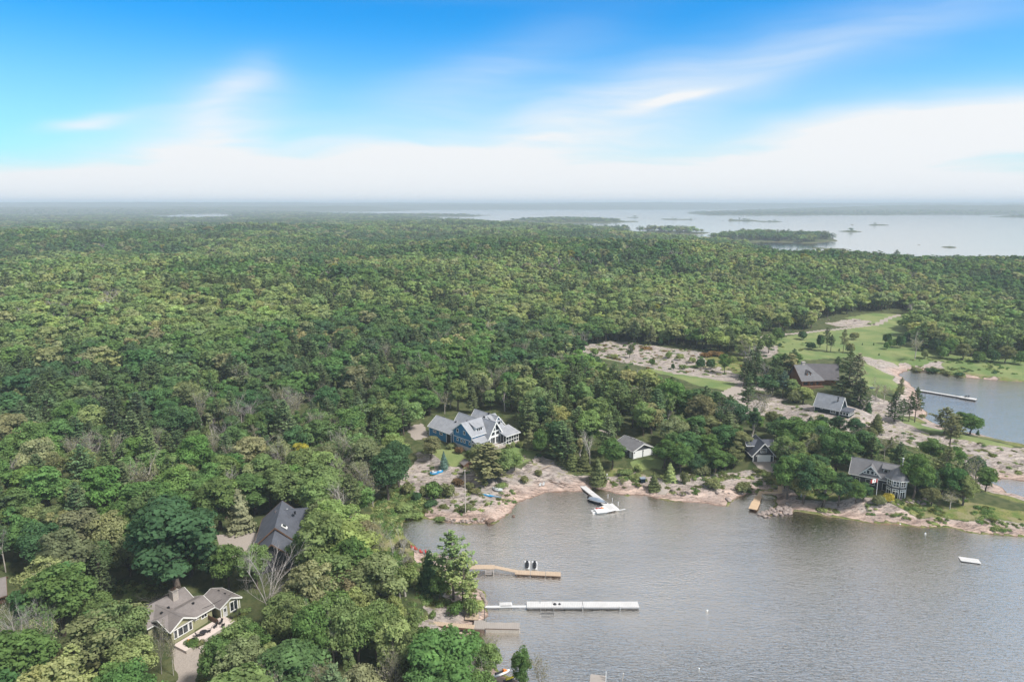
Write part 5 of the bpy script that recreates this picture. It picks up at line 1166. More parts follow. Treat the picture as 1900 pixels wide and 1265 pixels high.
# ------------------------------------------------------------------ yard things
def boat_shape(q, L, w, h, m_, name='hull'):
    b = PB(); n = 7; pts = []
    for i in range(n):
        u = -1+2*i/(n-1); ww = w*max(.04, (1-abs(u)**2.4)); pts += [(u*L/2, -ww/2, .05), (u*L/2, -ww*.35, h*.85), (u*L/2, 0, h), (u*L/2, ww*.35, h*.85), (u*L/2, ww/2, .05)]
    F = [(0, 1, 2, 3, 4), tuple(range(n*5-1, n*5-6, -1))]
    for i in range(n-1):
        for j in range(5): F.append((i*5+j, i*5+(j+1) % 5, (i+1)*5+(j+1) % 5, (i+1)*5+j))
    b.poly(pts, F); return b.build(name, M[m_], q)
def onground(name, px, py, ang, label, cat, group=None, lift=0): 
    x, y, z = G(px, py); return thing(name, x, y, z+lift, ang, label, cat, group)
def yard():
    q = onground('kayak', 905, 920, -22, 'bright blue kayak lying on the pink rocks', 'kayak', None, .1); boat_shape(q, 4.2, .8, .4, 'blueboat'); PB().box(-.4, .4, -.2, .2, .38, .46).build('cockpit_cover', M['white'], q)
    q = onground('canoe', 917, 921.5, -25, 'pale grey canoe upside down right beside the blue kayak', 'canoe', None, .1); boat_shape(q, 5.0, .95, .5, 'canvas'); PB().bar((-2.3, 0, .46), (2.3, 0, .46), .05, .09).build('keel', M['white'], q)
    q = onground('upturned_rowboat', 923, 909, -25, 'white rowboat upside down on the rocks above the blue kayak', 'boat', None, .1); boat_shape(q, 3.6, 1.5, .75, 'vinyl'); PB().bar((-1.7, 0, .76), (1.7, 0, .76), .07, .1).build('keel', M['vinyl'], q)
    q = onground('pedal_boat', 806, 879, 15, 'blue and white pedal boat pulled up on rock left of the yard', 'boat', None, .1)
    PB().prism([(-1.3, .1), (1.2, .1), (1.45, .4), (-1.4, .4)], -.9, -.35, 'y').prism([(-1.3, .1), (1.2, .1), (1.45, .4), (-1.4, .4)], .35, .9, 'y').build('hull', M['blueboat'], q); PB().box(-.9, .9, -.35, .35, .3, .45).box(-.7, -.2, -.5, .5, .45, 1.0).build('seat', M['vinyl'], q)
    q = onground('inflatable_boat', 817, 876, 40, 'small bright blue dinghy right of the pedal boat on the rocks', 'boat', None, .1); boat_shape(q, 2.6, 1.3, .55, 'blueboat'); PB().box(-.5, .4, -.35, .35, .5, .6).build('bench', M['vinyl'], q)
    for i, (px, py) in enumerate(((1002, 902), (1008, 901))): chairs(*G(px, py)[:2], G(px, py)[2], 250, 'vinyl', ('white lawn chair on the small beach, left of two', 'white lawn chair on the small beach, right of two')[i], 'white beach chairs')
    # pole, utility pole, driftwood, bins
    q = onground('tall_bare_pole', 863.5, 951, 0, 'tall thin bare grey pole standing alone on the flat shore rocks', 'pole'); PB().tube((0, 0, -.3), (0, 0, 13.2), .15, .10).build('shaft', M['pole'], q); PB().box(-.25, .25, -.25, .25, 13.2, 13.45).build('cap', M['greyd'], q)
    q = onground('utility_pole', 1047, 848, 0, 'wooden utility pole with white transformer among trees right of the blue house', 'utility pole'); PB().tube((0, 0, -.3), (0, 0, 9), .15, .11).build('shaft', M['pole'], q); PB().tube((.3, 0, 7.4), (.3, 0, 8.6), .3).build('transformer', M['white'], q); PB().box(-.9, .9, -.06, .06, 8.6, 8.75).build('crossarm', M['brown'], q)
    q = onground('driftwood_log', 893, 944, 52, 'long pale driftwood log lying across the shore rocks', 'log', None, .1); PB().tube((-4, 0, .15), (1, .4, .25), .2, .14).tube((1, .4, .25), (4.5, -.2, .3), .14, .07).build('stem', M['wood'], q); PB().tube((.8, .4, .3), (2.0, 1.8, .6), .08, .04, 5).build('branch_stub', M['wood'], q)
    q = onground('marine_railway', 1034, 896, -33, 'pair of dark timber skid rails sloping down the grey rock to the water', 'rails', None, .1); PB().box(-4, 4, -.6, -.42, 0, .16).box(-4, 4, .42, .6, 0, .16).build('rail', M['brown'], q); PB().box(-3.6, -3.4, -.6, .6, .02, .1).box(0, .2, -.6, .6, .02, .1).box(3.2, 3.4, -.6, .6, .02, .1).build('sleeper', M['greyd'], q)
    q = onground('timber_ramp', 1013, 866, 42, 'thin weathered timber ramp lying up the rocks right of the blue house yard', 'ramp', None, .1); PB().box(-4.5, 4.5, -.45, .45, .05, .16).build('deck', M['greyd'], q); PB().box(-4.5, 4.5, -.5, -.44, 0, .25).build('edge', M['wood'], q)
    q = onground('blue_bin', 1192, 894, 10, 'dark blue bin with pale lid at the shore between two shrubs', 'bin'); PB().box(-.8, .8, -.6, .6, -.1, 1.3).build('body', M['navy'], q); PB().box(-.9, .9, -.7, .7, 1.3, 1.5).build('lid', M['canvas'], q)
    q = onground('lamp_post', 1126, 893, 0, 'small white lamp post on the rocks behind the diagonal dock', 'lamp post'); PB().tube((0, 0, -.2), (0, 0, 2.3), .06).build('post', M['white'], q); PB().box(-.16, .16, -.16, .16, 2.3, 2.7).build('lantern', M['white'], q)
    # flag
    x, y, z = G(1624, 934); q = thing('flagpole', x, y, z, 0, 'flagpole with a red and white maple leaf flag in front of the turret', 'flagpole')
    PB().tube((0, 0, -.3), (0, 0, 8.0), .07, .05).build('pole_shaft', M['white'], q)
    fl = PB(); n = 9; W, Hh = 2.2, 1.1; pts = []
    for i in range(n):
        u = i/(n-1); pts += [(-u*W, math.sin(u*5)*.16*u, 7.9-u*.12), (-u*W, math.sin(u*5+.5)*.16*u, 7.9-Hh-u*.2)]
    fl.poly(pts, [(2*i, 2*i+1, 2*i+3, 2*i+2) for i in range(n-1)]); f = fl.build('flag', M['red'], q); f.data.materials.append(M['white'])
    for i, p in enumerate(f.data.polygons): p.material_index = 1 if 2 <= i <= 5 else 0
    md = f.modifiers.new('cloth_thickness', 'SOLIDIFY'); md.thickness = .02
    leaf = [(0, 1.0), (.18, .62), (.42, .72), (.36, .38), (.82, .45), (.7, .2), (.95, .05), (.45, -.35), (.5, -.52), (.06, -.45), (.06, -.95)]
    lp = leaf+[(-a, b) for a, b in leaf[::-1]]
    for s in (-1, 1):
        a = PB(); off = -W/2; a.poly([(off+p[0]*.34, s*.05+math.sin(2.5)*.08, 7.28+p[1]*.38) for p in lp], [tuple(range(len(lp)))]); a.build('maple_leaf', M['red'], f)
    # patio of the sage bungalow: slab, chairs, fence
    q = thingpx('stone_patio', 375, 1180, 4.45, 60, 'pale pink stone patio in front of the sage bungalow', 'patio'); PB().box(-4.8, 6.8, -1.6, 2.4, -.6, .12).build('slab', M['patio'], q); PB().box(-4.8, 6.8, -1.72, -1.6, -.6, .25).build('kerb', M['stone'], q)
    names = ['dark patio chair nearest the big bungalow window', 'dark patio chair right of the patio table', 'dark patio chair by the lower patio edge', 'dark patio chair standing left of the fence end', 'dark patio chair furthest up the patio near the cabin', 'dark patio chair beside the top pair on the patio']
    for i, (px, py, a) in enumerate(((368, 1180, 20), (388, 1172, 200), (362, 1188, 90), (399, 1164, 240), (409, 1157, 240), (414, 1162, 120))): chairs(*[float(c) for c in U(px, py, 4.57)], 4.58, a, 'dark', names[i], 'dark chairs on the patio')
    q = thingpx('patio_table', 378, 1177, 4.57, 60, 'round dark patio table between the chairs', 'table'); PB().tube((0, 0, .7), (0, 0, .76), .75, None, 14).build('tabletop', M['dark'], q); PB().tube((0, 0, 0), (0, 0, .7), .08).build('leg', M['dark'], q)
    q = thingpx('fire_table', 352, 1191, 4.57, 20, 'low orange-topped fire table at the lower patio edge', 'table'); PB().box(-.5, .5, -.5, .5, 0, .45).build('base', M['dark'], q); PB().box(-.4, .4, -.4, .4, .452, .52).build('top', M['orange'], q)
    q = thingpx('wood_fence', 392, 1152, 4.5, 150, 'short brown board fence between bungalow and cabin', 'fence')
    for k in range(14): PB().box(-2.4+k*.3, -2.13+k*.3, -.03, .03, 0, 1.2).build('board', M['brown'], q)
    PB().box(-2.4, 1.8, .03, .09, .9, 1.0).box(-2.4, 1.8, .03, .09, .25, .35).build('rail', M['brown'], q)
    for k, (px, py) in enumerate(((430, 1148), (442, 1143), (436, 1135))): chairs(*[float(c) for c in U(px, py, 4.3)], 4.3, 90+60*k, 'dark', ('dark chair on the cabin deck, nearest the camera', 'dark chair on the cabin deck, furthest right', 'dark chair on the cabin deck, furthest from the camera')[k], 'dark chairs on the cabin deck')
    q = thingpx('garden_steps', 382, 1197, 4.0, 40, 'curved pale stone steps below the patio beside the bushes', 'steps')
    for k in range(5): PB().box(-1.3+.1*k, 1.3-.05*k, -.5*k-.5, -.5*k, -.6, .35-.17*k).build('step', M['stone'], q)
    # red chairs by the shore
    for i, (px, py) in enumerate(((763, 1016), (772, 1020), (782, 1026), (792, 1029))): 
        x, y, z = G(px, py); chairs(x, y, max(z, .3), 330, 'red', ('red chair on the left shore, furthest left of four', 'red chair on the left shore, second from the left of four', 'red chair on the left shore, third from the left of four', 'red chair on the left shore, nearest the wooden dock')[i], 'red shore chairs')
    for i, (px, py, h, s, lb) in enumerate(((930, 1252, 'vinyl', 'dark', 'white jet ski at the bottom edge under the overhanging tree'), (950, 1262, 'dark', 'yellow', 'black and yellow jet ski at the bottom picture edge'))):
        q = thingpx('moored_jet_ski', px, py, 0, 30, lb, 'jet ski'); jetski(q, h, s, 1.2)
    # overhead line
    for k, (a, b, lb) in enumerate((((325, 1148, 7.5), (480, 1068, 10), 'thin overhead wire running past the small sage cabin'), ((30, 1278, 6.5), (120, 1232, 8), 'thin overhead wire at the bottom left among pale trunks'))):
        x0, y0 = (float(c) for c in U(a[0], a[1], a[2])); x1, y1 = (float(c) for c in U(b[0], b[1], b[2])); w = PB(); n = 8
        pp = [(x0+(x1-x0)*i/n, y0+(y1-y0)*i/n, a[2]+(b[2]-a[2])*i/n-1.0*math.sin(math.pi*i/n)) for i in range(n+1)]
        for i in range(n): w.bar(pp[i], pp[i+1], .045)
        tag(w.build('overhead_wire', M['black']), lb, 'wire')
    q = onground('patio_set_by_lawn', 1618, 722, 0, 'dark outdoor table set on the lawn edge by the rear bay', 'table'); PB().tube((0, 0, .7), (0, 0, .8), 1.4, None, 12).build('tabletop', M['dark'], q); PB().tube((0, 0, -.1), (0, 0, .7), .12).build('leg', M['dark'], q)
yard()

# ------------------------------------------------------------------ boulders
def boulder_mesh(seed):
    r = np.random.default_rng(seed); import bmesh
    bm = bmesh.new(); bmesh.ops.create_icosphere(bm, subdivisions=2, radius=1)
    ph = r.uniform(0, 6, 6)
    for v in bm.verts:
        d = v.co.normalized(); k = 1+.20*math.sin(3*d.x+ph[0])*math.cos(2.5*d.y+ph[1])+.14*math.sin(5*d.z+ph[2]+2*d.x)+r.uniform(-.05, .05)
        v.co = Vector((d.x*k, d.y*k*.8, max(d.z*k*.6, -.35)))
    me = bpy.data.meshes.new('boulder'); bm.to_mesh(me); bm.free(); me.materials.append(M['boulder']); return me
BM = [boulder_mesh(s) for s in range(5)]
BOULD = []
def boulder(px, py, w, where, wet=False, z=None):
    x, y, zz = G(px, py); me = BM[len(BOULD) % 5]
    if wet: 
        me = me.copy(); me.materials[0] = M['brownstone']
    o = bpy.data.objects.new('boulder', me); COL.objects.link(o); o.location = (x, y, (zz if z is None else z)+w*.12); o.scale = (w/2,)*3; o.rotation_euler = (random.uniform(-.2, .2), random.uniform(-.2, .2), random.uniform(0, 6.28)); BOULD.append((o, where+('', ' ')[0], px, w)); return o
rb = random.Random(5)
for px, py, w in ((910, 968, 2.6), (953, 958, 1.1), (900, 966, 1.0)): boulder(px, py, w, 'in the shallow water off the left rock shore', True)
for i in range(26): u = i/25; boulder(826+72*u+rb.uniform(-2, 2), 966+4*math.sin(u*3)-rb.uniform(0, 5), rb.uniform(.6, 1.3), 'in the rubble line under the tall bare pole')
for i in range(44):
    u = rb.random(); v = rb.random(); boulder(1418+55*u-12*v, 962-22*u*(.5+.5*v)-6*v, rb.uniform(.8, 2.0), 'in the rubble point right of the tan dock')
for i in range(30): u = i/29; boulder(893+8*math.sin(u*5)+rb.uniform(-4, 2), 1100+48*u, rb.uniform(.6, 1.3), 'along the bank by the white gangway')
for i in range(18): u = i/17; boulder(765+70*u, 1022+14*u+rb.uniform(-3, 2), rb.uniform(.5, 1.1), 'along the bank left of the wooden dock')
for i in range(22): boulder(rb.uniform(1600, 1720), 0, 1, '') if False else boulder(1640+rb.uniform(0, 90), 925+rb.uniform(0, 12), rb.uniform(.7, 1.6), 'on the slope right below the turret cottage')
for i in range(14): boulder(1240+rb.uniform(0, 150), 908+rb.uniform(0, 14), rb.uniform(.8, 1.8), 'on the shore shelf left of the tan dock')
for i in range(12): boulder(965+rb.uniform(0, 40), 846+rb.uniform(0, 14), rb.uniform(.5, 1.2), 'in the garden edge right of the blue house')
for i in range(10): boulder(1500+rb.uniform(0, 130), 590+rb.uniform(0, 18), rb.uniform(1, 2.6), 'on the far outcrop beside the gravel road')
boulder(1350+rb.uniform(0, 3), 928, 2.2, 'on the shore shelf left of the tan dock')

# ------------------------------------------------------------------ single trees read from the picture
HAND = [
 # px, py of the foot, kind, height in picture px, tint, width px or None, label or None
 (824, 868, 'spruce', 33, 'blue', 21, 'small neat blue spruce in the yard below the blue house'),
 (799, 852, 'broad', 44, 'olive', 46, 'rounded olive shrubby tree in front of the blue wing wall'),
 (905, 888, 'pine', 66, 'olive', 88, 'wide low pine below the blue house deck'), (934, 884, 'broad', 52, 'bright', 52, None), (955, 872, 'broad', 34, 'bright', 34, None), (888, 868, 'broad', 44, 'olive', 44, None),
 (741, 905, 'broad', 88, 'dark', 74, None), (720, 930, 'broad', 92, 'dark', 80, None), (757, 915, 'bush', 18, 'olive', 26, None),
 (984, 830, 'cedar', 38, 'olive', 30, 'rounded olive cedar right of the screened porch'), (1003, 848, 'broad', 52, 'mid', 40, None),
 (941, 834, 'bush', 12, 'lime', 13, 'lime clipped round shrub left of three beside the porch'), (950, 830, 'bush', 12, 'lime', 12, 'lime clipped round shrub in the middle of three beside the porch'), (964, 830, 'bush', 12, 'lime', 13, 'lime clipped round shrub right of three beside the porch'),
 (853, 840, 'bush', 12, 'orange', 18, 'dark reddish shrub under the blue gable wall'), (838, 832, 'bush', 10, 'olive', 20, None), (872, 846, 'bush', 12, 'mid', 16, None),
 (790, 920, 'bush', 16, 'olive', 26, None), (808, 922, 'bush', 26, 'mid', 44, None), (828, 920, 'bush', 22, 'olive', 34, None), (772, 927, 'bush', 14, 'dark', 20, None), (748, 945, 'bush', 12, 'bright', 40, None), (800, 938, 'bush', 9, 'dark', 30, None),
 (865, 945, 'bush', 9, 'olive', 26, None), (762, 960, 'bush', 10, 'bright', 44, None), (815, 965, 'bush', 7, 'bright', 22, None), (880, 915, 'bush', 9, 'olive', 24, None), (900, 900, 'bush', 10, 'olive', 20, None), (975, 895, 'bush', 12, 'olive', 20, None), (998, 883, 'bush', 12, 'olive', 16, None), (1000, 848, 'bush', 8, 'dark', 12, None),
 (850, 900, 'bush', 12, 'orange', 30, None), (870, 905, 'bush', 10, 'olive', 22, None), (930, 905, 'bush', 10, 'bright', 26, None),
 (1109, 895, 'cedar', 50, 'cedar', 42, 'broad olive cedar standing on the shore left of the two-door garage track'), (1083, 872, 'cedar', 40, 'cedar', 34, None), (1062, 868, 'cedar', 30, 'cedar', 34, None), (1045, 860, 'cedar', 30, 'cedar', 30, None), (1135, 870, 'broad', 56, 'mid', 54, None),
 (1214, 908, 'cedar', 34, 'cedar', 28, 'small olive cedar beside the blue bin'), (1243, 892, 'cedar', 36, 'lime', 28, 'bright yellow-green cedar left of the shrubs by the gravel track'), (1256, 868, 'broad', 46, 'yellow', 34, 'yellow-leaved small tree right of the two-door garage'), (1233, 868, 'broad', 54, 'mid', 48, None),
 (1271, 898, 'bush', 24, 'olive', 18, None), (1322, 905, 'bush', 17, 'olive', 30, None), (1380, 912, 'bush', 16, 'olive', 34, None), (1300, 880, 'bush', 18, 'olive', 34, None), (1345, 872, 'broad', 34, 'mid', 44, None), (1325, 876, 'broad', 46, 'mid', 52, None), (1290, 880, 'broad', 40, 'dark', 44, None), (1362, 868, 'broad', 36, 'olive', 30, None), (1160, 880, 'bush', 9, 'bright', 30, None), (1180, 888, 'bush', 8, 'lime', 26, None), (1185, 870, 'bush', 8, 'lime', 22, None),
 (1455, 905, 'broad', 62, 'dark', 46, None), (1460, 925, 'broad', 78, 'mid', 60, None), (1490, 935, 'broad', 82, 'dark', 62, None), (1525, 940, 'broad', 76, 'mid', 58, None), (1555, 938, 'broad', 62, 'dark', 50, None), (1588, 934, 'broad', 44, 'mid', 40, None), (1602, 930, 'broad', 36, 'dark', 34, None), (1530, 930, 'aspen', 70, 'lime', 22, None), (1475, 880, 'broad', 62, 'bright', 52, None), (1452, 868, 'broad', 60, 'bright', 52, None), (1518, 880, 'broad', 66, 'olive', 50, None),
 (1630, 935, 'bush', 18, 'olive', 26, None), (1645, 928, 'bush', 13, 'yellow', 30, 'yellowing shrub at the foot of the turret'),
 (1692, 925, 'broad', 84, 'mid', 62, 'tall mid-green broadleaf tree right of the turret cottage'), (1713, 922, 'broad', 60, 'dark', 48, None), (1727, 938, 'broad', 36, 'olive', 34, None), (1748, 915, 'pine', 88, 'olive', 52, None), (1762, 944, 'sparse', 36, 'greyolive', 34, None), (1790, 925, 'sparse', 72, 'greyolive', 46, 'tall thin-leaved grey tree on the slope right of the turret cottage'), (1828, 912, 'broad', 48, 'mid', 44, 'small leaning green tree beside the narrow right inlet'), (1810, 895, 'broad', 50, 'dark', 40, None), (1672, 870, 'broad', 40, 'dark', 44, None), (1640, 850, 'sparse', 46, 'greyolive', 30, None), (1726, 860, 'broad', 48, 'mid', 54, None), (1770, 880, 'broad', 54, 'mid', 46, None),
 (1625, 800, 'cedar', 36, 'cedar', 26, None), (1610, 835, 'broad', 44, 'olive', 40, None), (1585, 815, 'broad', 40, 'dark', 36, None), (1553, 812, 'broad', 42, 'dark', 34, None), (1520, 808, 'broad', 38, 'dark', 36, None),
 (1659, 782, 'pine', 58, 'pine', 34, 'left-hand pine of the group on the lawn by the rear bay'), (1675, 782, 'pine', 44, 'pine', 22, None), (1686, 782, 'pine', 52, 'pine', 22, None), (1697, 783, 'pine', 66, 'pine', 26, 'right-hand tallest pine of the group on the lawn by the rear bay'),
 (1752, 806, 'pine', 52, 'olive', 52, None), (1775, 808, 'pine', 40, 'olive', 34, None), (1782, 806, 'broad', 44, 'mid', 40, None), (1800, 805, 'broad', 38, 'mid', 46, 'flat-topped green tree at the water edge of the rear bay'), (1814, 806, 'cedar', 11, 'dark', 7, None), (1762, 830, 'pine', 60, 'olive', 40, None),
 (1575, 712, 'pine', 62, 'pine', 36, 'dark pine right behind the brown log house'), (1584, 745, 'pine', 92, 'greyolive', 50, 'tall thin-crowned pine between the log house and the dark cottage'), (1562, 742, 'pine', 46, 'pine', 46, None), (1594, 756, 'pine', 56, 'pine', 44, None), (1610, 765, 'cedar', 22, 'dark', 16, None), (1552, 700, 'pine', 40, 'pine', 30, None),
 (1380, 716, 'pine', 50, 'pine', 26, None), (1391, 717, 'pine', 52, 'pine', 24, None), (1403, 717, 'pine', 50, 'pine', 24, None), (1415, 714, 'pine', 48, 'pine', 24, None), (1440, 712, 'pine', 50, 'pine', 32, None), (1455, 700, 'pine', 46, 'pine', 32, None), (1470, 690, 'pine', 44, 'pine', 26, None), (1432, 735, 'pine', 54, 'pine', 34, None), (1452, 738, 'pine', 50, 'bluepine', 34, None), (1465, 735, 'broad', 34, 'bright', 34, None), (1490, 748, 'broad', 32, 'lime', 40, 'pale yellow-green tree below the log house'), (1480, 748, 'broad', 28, 'olive', 34, None),
 (1534, 652, 'pine', 45, 'pine', 20, None), (1541, 652, 'pine', 32, 'pine', 18, None), (1521, 645, 'broad', 28, 'dark', 14, None), (1505, 648, 'broad', 15, 'dark', 20, None), (1564, 655, 'pine', 46, 'olive', 18, None), (1578, 655, 'broad', 22, 'olive', 18, None), (1585, 630, 'broad', 15, 'olive', 18, None),
 (1645, 638, 'broad', 22, 'dark', 16, None), (1655, 645, 'broad', 18, 'mid', 16, None), (1670, 645, 'broad', 26, 'dark', 20, None), (1681, 640, 'broad', 28, 'dark', 18, None), (1645, 648, 'bush', 14, 'mid', 14, None), (1697, 668, 'sparse', 46, 'greyolive', 28, None), (1707, 650, 'cedar', 22, 'dark', 12, None), (1715, 665, 'broad', 18, 'olive', 16, None), (1740, 655, 'broad', 30, 'dark', 30, None), (1750, 665, 'broad', 26, 'mid', 26, None),
 (1694, 622, 'pine', 46, 'dark', 24, None), (1705, 622, 'pine', 44, 'dark', 24, None), (1718, 620, 'pine', 44, 'dark', 26, None), (1732, 618, 'broad', 48, 'olive', 30, None), (1600, 640, 'cedar', 5, 'dark', 3, None), (1621, 640, 'cedar', 6, 'dark', 3, None), (1557, 651, 'cedar', 6, 'dark', 4, None), (1631, 659, 'cedar', 5, 'dark', 3, None), (1447, 643, 'bush', 7, 'dark', 10, None), (1450, 630, 'broad', 18, 'dark', 12, None), (1490, 630, 'broad', 18, 'dark', 20, None), (1420, 640, 'broad', 22, 'mid', 18, None), (1405, 660, 'broad', 36, 'bright', 26, None), (1385, 670, 'broad', 40, 'lime', 26, None),
 (1168, 664, 'pine', 26, 'pine', 20, None), (1176, 638, 'pine', 44, 'pine', 34, 'dark pine on the bare rock clearing, tallest at its left'), (1208, 640, 'pine', 38, 'olive', 26, None), (1209, 678, 'bush', 13, 'mid', 13, None), (1224, 640, 'broad', 16, 'mid', 14, None), (1254, 640, 'broad', 42, 'dark', 30, None), (1303, 648, 'pine', 62, 'olive', 26, 'tall pine with bare lower trunk at the right of the rock clearing'), (1300, 684, 'broad', 22, 'dark', 19, None), (1318, 685, 'broad', 22, 'dark', 17, None), (1344, 693, 'broad', 38, 'mid', 27, None), (1249, 686, 'bush', 12, 'dark', 9, None), (1267, 685, 'bush', 9, 'bright', 14, None), (1240, 665, 'bush', 13, 'bright', 17, None), (1262, 668, 'bush', 12, 'lime', 16, None), (1285, 672, 'bush', 10, 'lime', 14, None), (1140, 665, 'bush', 9, 'lime', 16, None), (1330, 660, 'bush', 9, 'orange', 30, None), (1310, 662, 'bush', 8, 'orange', 26, None), (1200, 650, 'bush', 7, 'orange', 26, None), (1105, 660, 'bush', 14, 'bright', 18, None), (1360, 672, 'bush', 12, 'lime', 18, None),
 # foreground by the left shore
 (842, 1112, 'pine', 122, 'bright', 74, 'tall bright green pine leaning over the bank by the wooden dock'), (858, 1128, 'pine', 96, 'lime', 66, 'yellow-green pine in front of the tall pine by the white gangway'), (794, 1095, 'cedar', 74, 'dark', 46, 'dark narrow conifer left of the tall shore pine'), (815, 1112, 'broad', 44, 'mid', 42, None), (872, 1140, 'bush', 30, 'bright', 40, None), (888, 1132, 'bush', 18, 'lime', 24, None), (846, 1138, 'bush', 20, 'mid', 36, None), (752, 1105, 'aspen', 100, 'greyolive', 44, None), (742, 1112, 'dead', 120, 'mid', 50, 'tall pale bare tree left of the shore pines'), (722, 1120, 'broad', 90, 'mid', 66, None), (803, 1145, 'bush', 12, 'bright', 18, None),
 (968, 1282, 'broad', 74, 'mid', 44, 'small rounded tree in the water edge at the bottom, left of the square dock'), (1002, 1290, 'sparse', 66, 'greyolive', 34, None), (905, 1240, 'sparse', 56, 'greyolive', 36, None),
 (332, 1104, 'broad', 172, 'dark', 168, 'very large dark tree with a forked pale trunk behind the sage bungalow'), (425, 1092, 'broad', 80, 'mid', 66, None), (476, 1092, 'broad', 84, 'bright', 60, None), (395, 1085, 'broad', 70, 'dark', 60, None), (295, 1080, 'broad', 60, 'dark', 60, None),
 (500, 1166, 'dead', 132, 'mid', 96, 'large bare grey tree between the sage cabin and the dark-roofed house'), (600, 1085, 'broad', 132, 'bright', 118, 'large bright rounded tree right of the dark-roofed house'), (655, 1110, 'broad', 110, 'mid', 90, None), (565, 1060, 'broad', 70, 'mid', 60, None), (448, 985, 'cedar', 82, 'greyolive', 52, 'tall grey-olive cedar behind the gravel yard of the dark-roofed house'),
 (46, 1270, 'dead', 140, 'mid', 56, None), (66, 1262, 'dead', 130, 'mid', 60, None), (100, 1260, 'sparse', 120, 'mid', 52, None), (110, 1150, 'dead', 90, 'mid', 66, 'pale bare tree at far left above the leafy front trees'), (35, 1240, 'sparse', 110, 'mid', 50, None), (138, 1290, 'pine', 90, 'lime', 76, 'yellow-green pine at the bottom left corner'), (222, 1250, 'broad', 130, 'bright', 100, None), (238, 1235, 'broad', 90, 'yellow', 36, 'tree with orange-yellow top at the bottom left, left of the bungalow'),
 (300, 1250, 'sparse', 84, 'greyolive', 26, None), (322, 1252, 'sparse', 74, 'greyolive', 22, None), (285, 1130, 'sparse', 30, 'greyolive', 26, None), (356, 1198, 'bush', 12, 'mid', 30, None), (372, 1196, 'bush', 9, 'olive', 20, None),
 (448, 1245, 'broad', 88, 'bright', 78, None), (415, 1285, 'broad', 96, 'mid', 84, None), (470, 1240, 'broad', 84, 'mid', 70, None), (560, 880, 'broad', 60, 'yellow', 44, None), (985, 790, 'broad', 46, 'yellow', 30, 'bright yellow tree top right of the blue house'), (940, 740, 'broad', 40, 'yellow', 26, None), (1002, 800, 'broad', 64, 'dark', 50, None), (1030, 845, 'broad', 64, 'dark', 54, None),
 (540, 1215, 'broad', 100, 'bright', 84, None), (585, 1250, 'broad', 120, 'mid', 96, None), (640, 1235, 'broad', 112, 'bright', 92, None), (700, 1225, 'broad', 100, 'bright', 80, None), (735, 1262, 'broad', 104, 'lime', 84, None), (790, 1275, 'broad', 96, 'mid', 80, None), (838, 1272, 'broad', 80, 'bright', 70, None), (880, 1262, 'broad', 74, 'mid', 66, None), (905, 1262, 'broad', 64, 'bright', 52, None), (690, 1135, 'pine', 62, 'bright', 46, 'small bright pine in the left shore woods above the crib pier'), (700, 1080, 'sparse', 90, 'greyolive', 56, None), (668, 1060, 'sparse', 84, 'greyolive', 52, None), (640, 1030, 'dead', 66, 'mid', 46, None), (510, 1290, 'aspen', 70, 'lime', 50, 'pale yellow-green rounded tree at the bottom edge left of centre'), (470, 1290, 'dead', 50, 'mid', 50, None), (880, 1290, 'dead', 60, 'mid', 50, None), (765, 1195, 'bush', 24, 'lime', 40, None), (660, 1180, 'broad', 84, 'lime', 62, None), (730, 1172, 'broad', 64, 'lime', 54, None), (770, 1180, 'broad', 50, 'bright', 40, None),
 (1462, 838, 'broad', 46, 'mid', 40, None), (1448, 815, 'broad', 44, 'dark', 38, None), (1478, 822, 'broad', 46, 'dark', 40, None), (1500, 850, 'broad', 52, 'olive', 40, None), (1545, 850, 'broad', 46, 'dark', 36, None), (1435, 800, 'broad', 40, 'olive', 34, None), (1500, 815, 'pine', 44, 'pine', 26, None), (1350, 820, 'sparse', 70, 'greyolive', 40, None), (1405, 790, 'sparse', 60, 'greyolive', 40, None), (1560, 835, 'sparse', 44, 'greyolive', 30, None), (1650, 842, 'cedar', 34, 'cedar', 24, None), (1595, 838, 'pine', 40, 'pine', 24, None),
 (1760, 660, 'broad', 32, 'mid', 28, None), (1785, 668, 'broad', 33, 'olive', 30, None), (1815, 672, 'bush', 22, 'mid', 24, None), (1840, 672, 'bush', 24, 'dark', 26, None), (1865, 674, 'broad', 34, 'olive', 30, None), (1890, 676, 'bush', 26, 'mid', 28, None), (1728, 690, 'bush', 8, 'dark', 24, None), (1700, 688, 'bush', 7, 'olive', 22, None), (1755, 694, 'bush', 7, 'olive', 22, None), (1780, 697, 'bush', 7, 'dark', 22, None), (1710, 775, 'bush', 8, 'olive', 12, None), (1640, 745, 'sparse', 34, 'greyolive', 20, None), (1625, 742, 'sparse', 36, 'greyolive', 18, None), (1668, 738, 'pine', 40, 'olive', 16, None), (1500, 735, 'bush', 14, 'lime', 22, None), (1440, 640, 'broad', 34, 'mid', 22, None), (1425, 655, 'broad', 38, 'bright', 26, None),
]
for px, py, kind, hp, tn, wp, lb in HAND:
    if kind == 'broad' and hp <= 31: kind = 'bush'; hp *= .9
    x, y, z = G(px, py); ppm = float(PPM(x, y, z)); d = math.hypot(x, y); el = math.atan2(CAMH-z, d)
    H = hp/(ppm*math.cos(el)*1.02); R = (wp/2/ppm) if wp else None
    if kind in ('dead', 'sparse') and R: R *= 1.0
    if kind == 'bush': H *= 1.15
    plant(kind, x, y, H, jit(PAL[tn] if tn != 'orange' or py < 0 else ((.17, .11, .06) if py > 800 else (.24, .155, .07)), .08), R=R, z=z, label=lb)
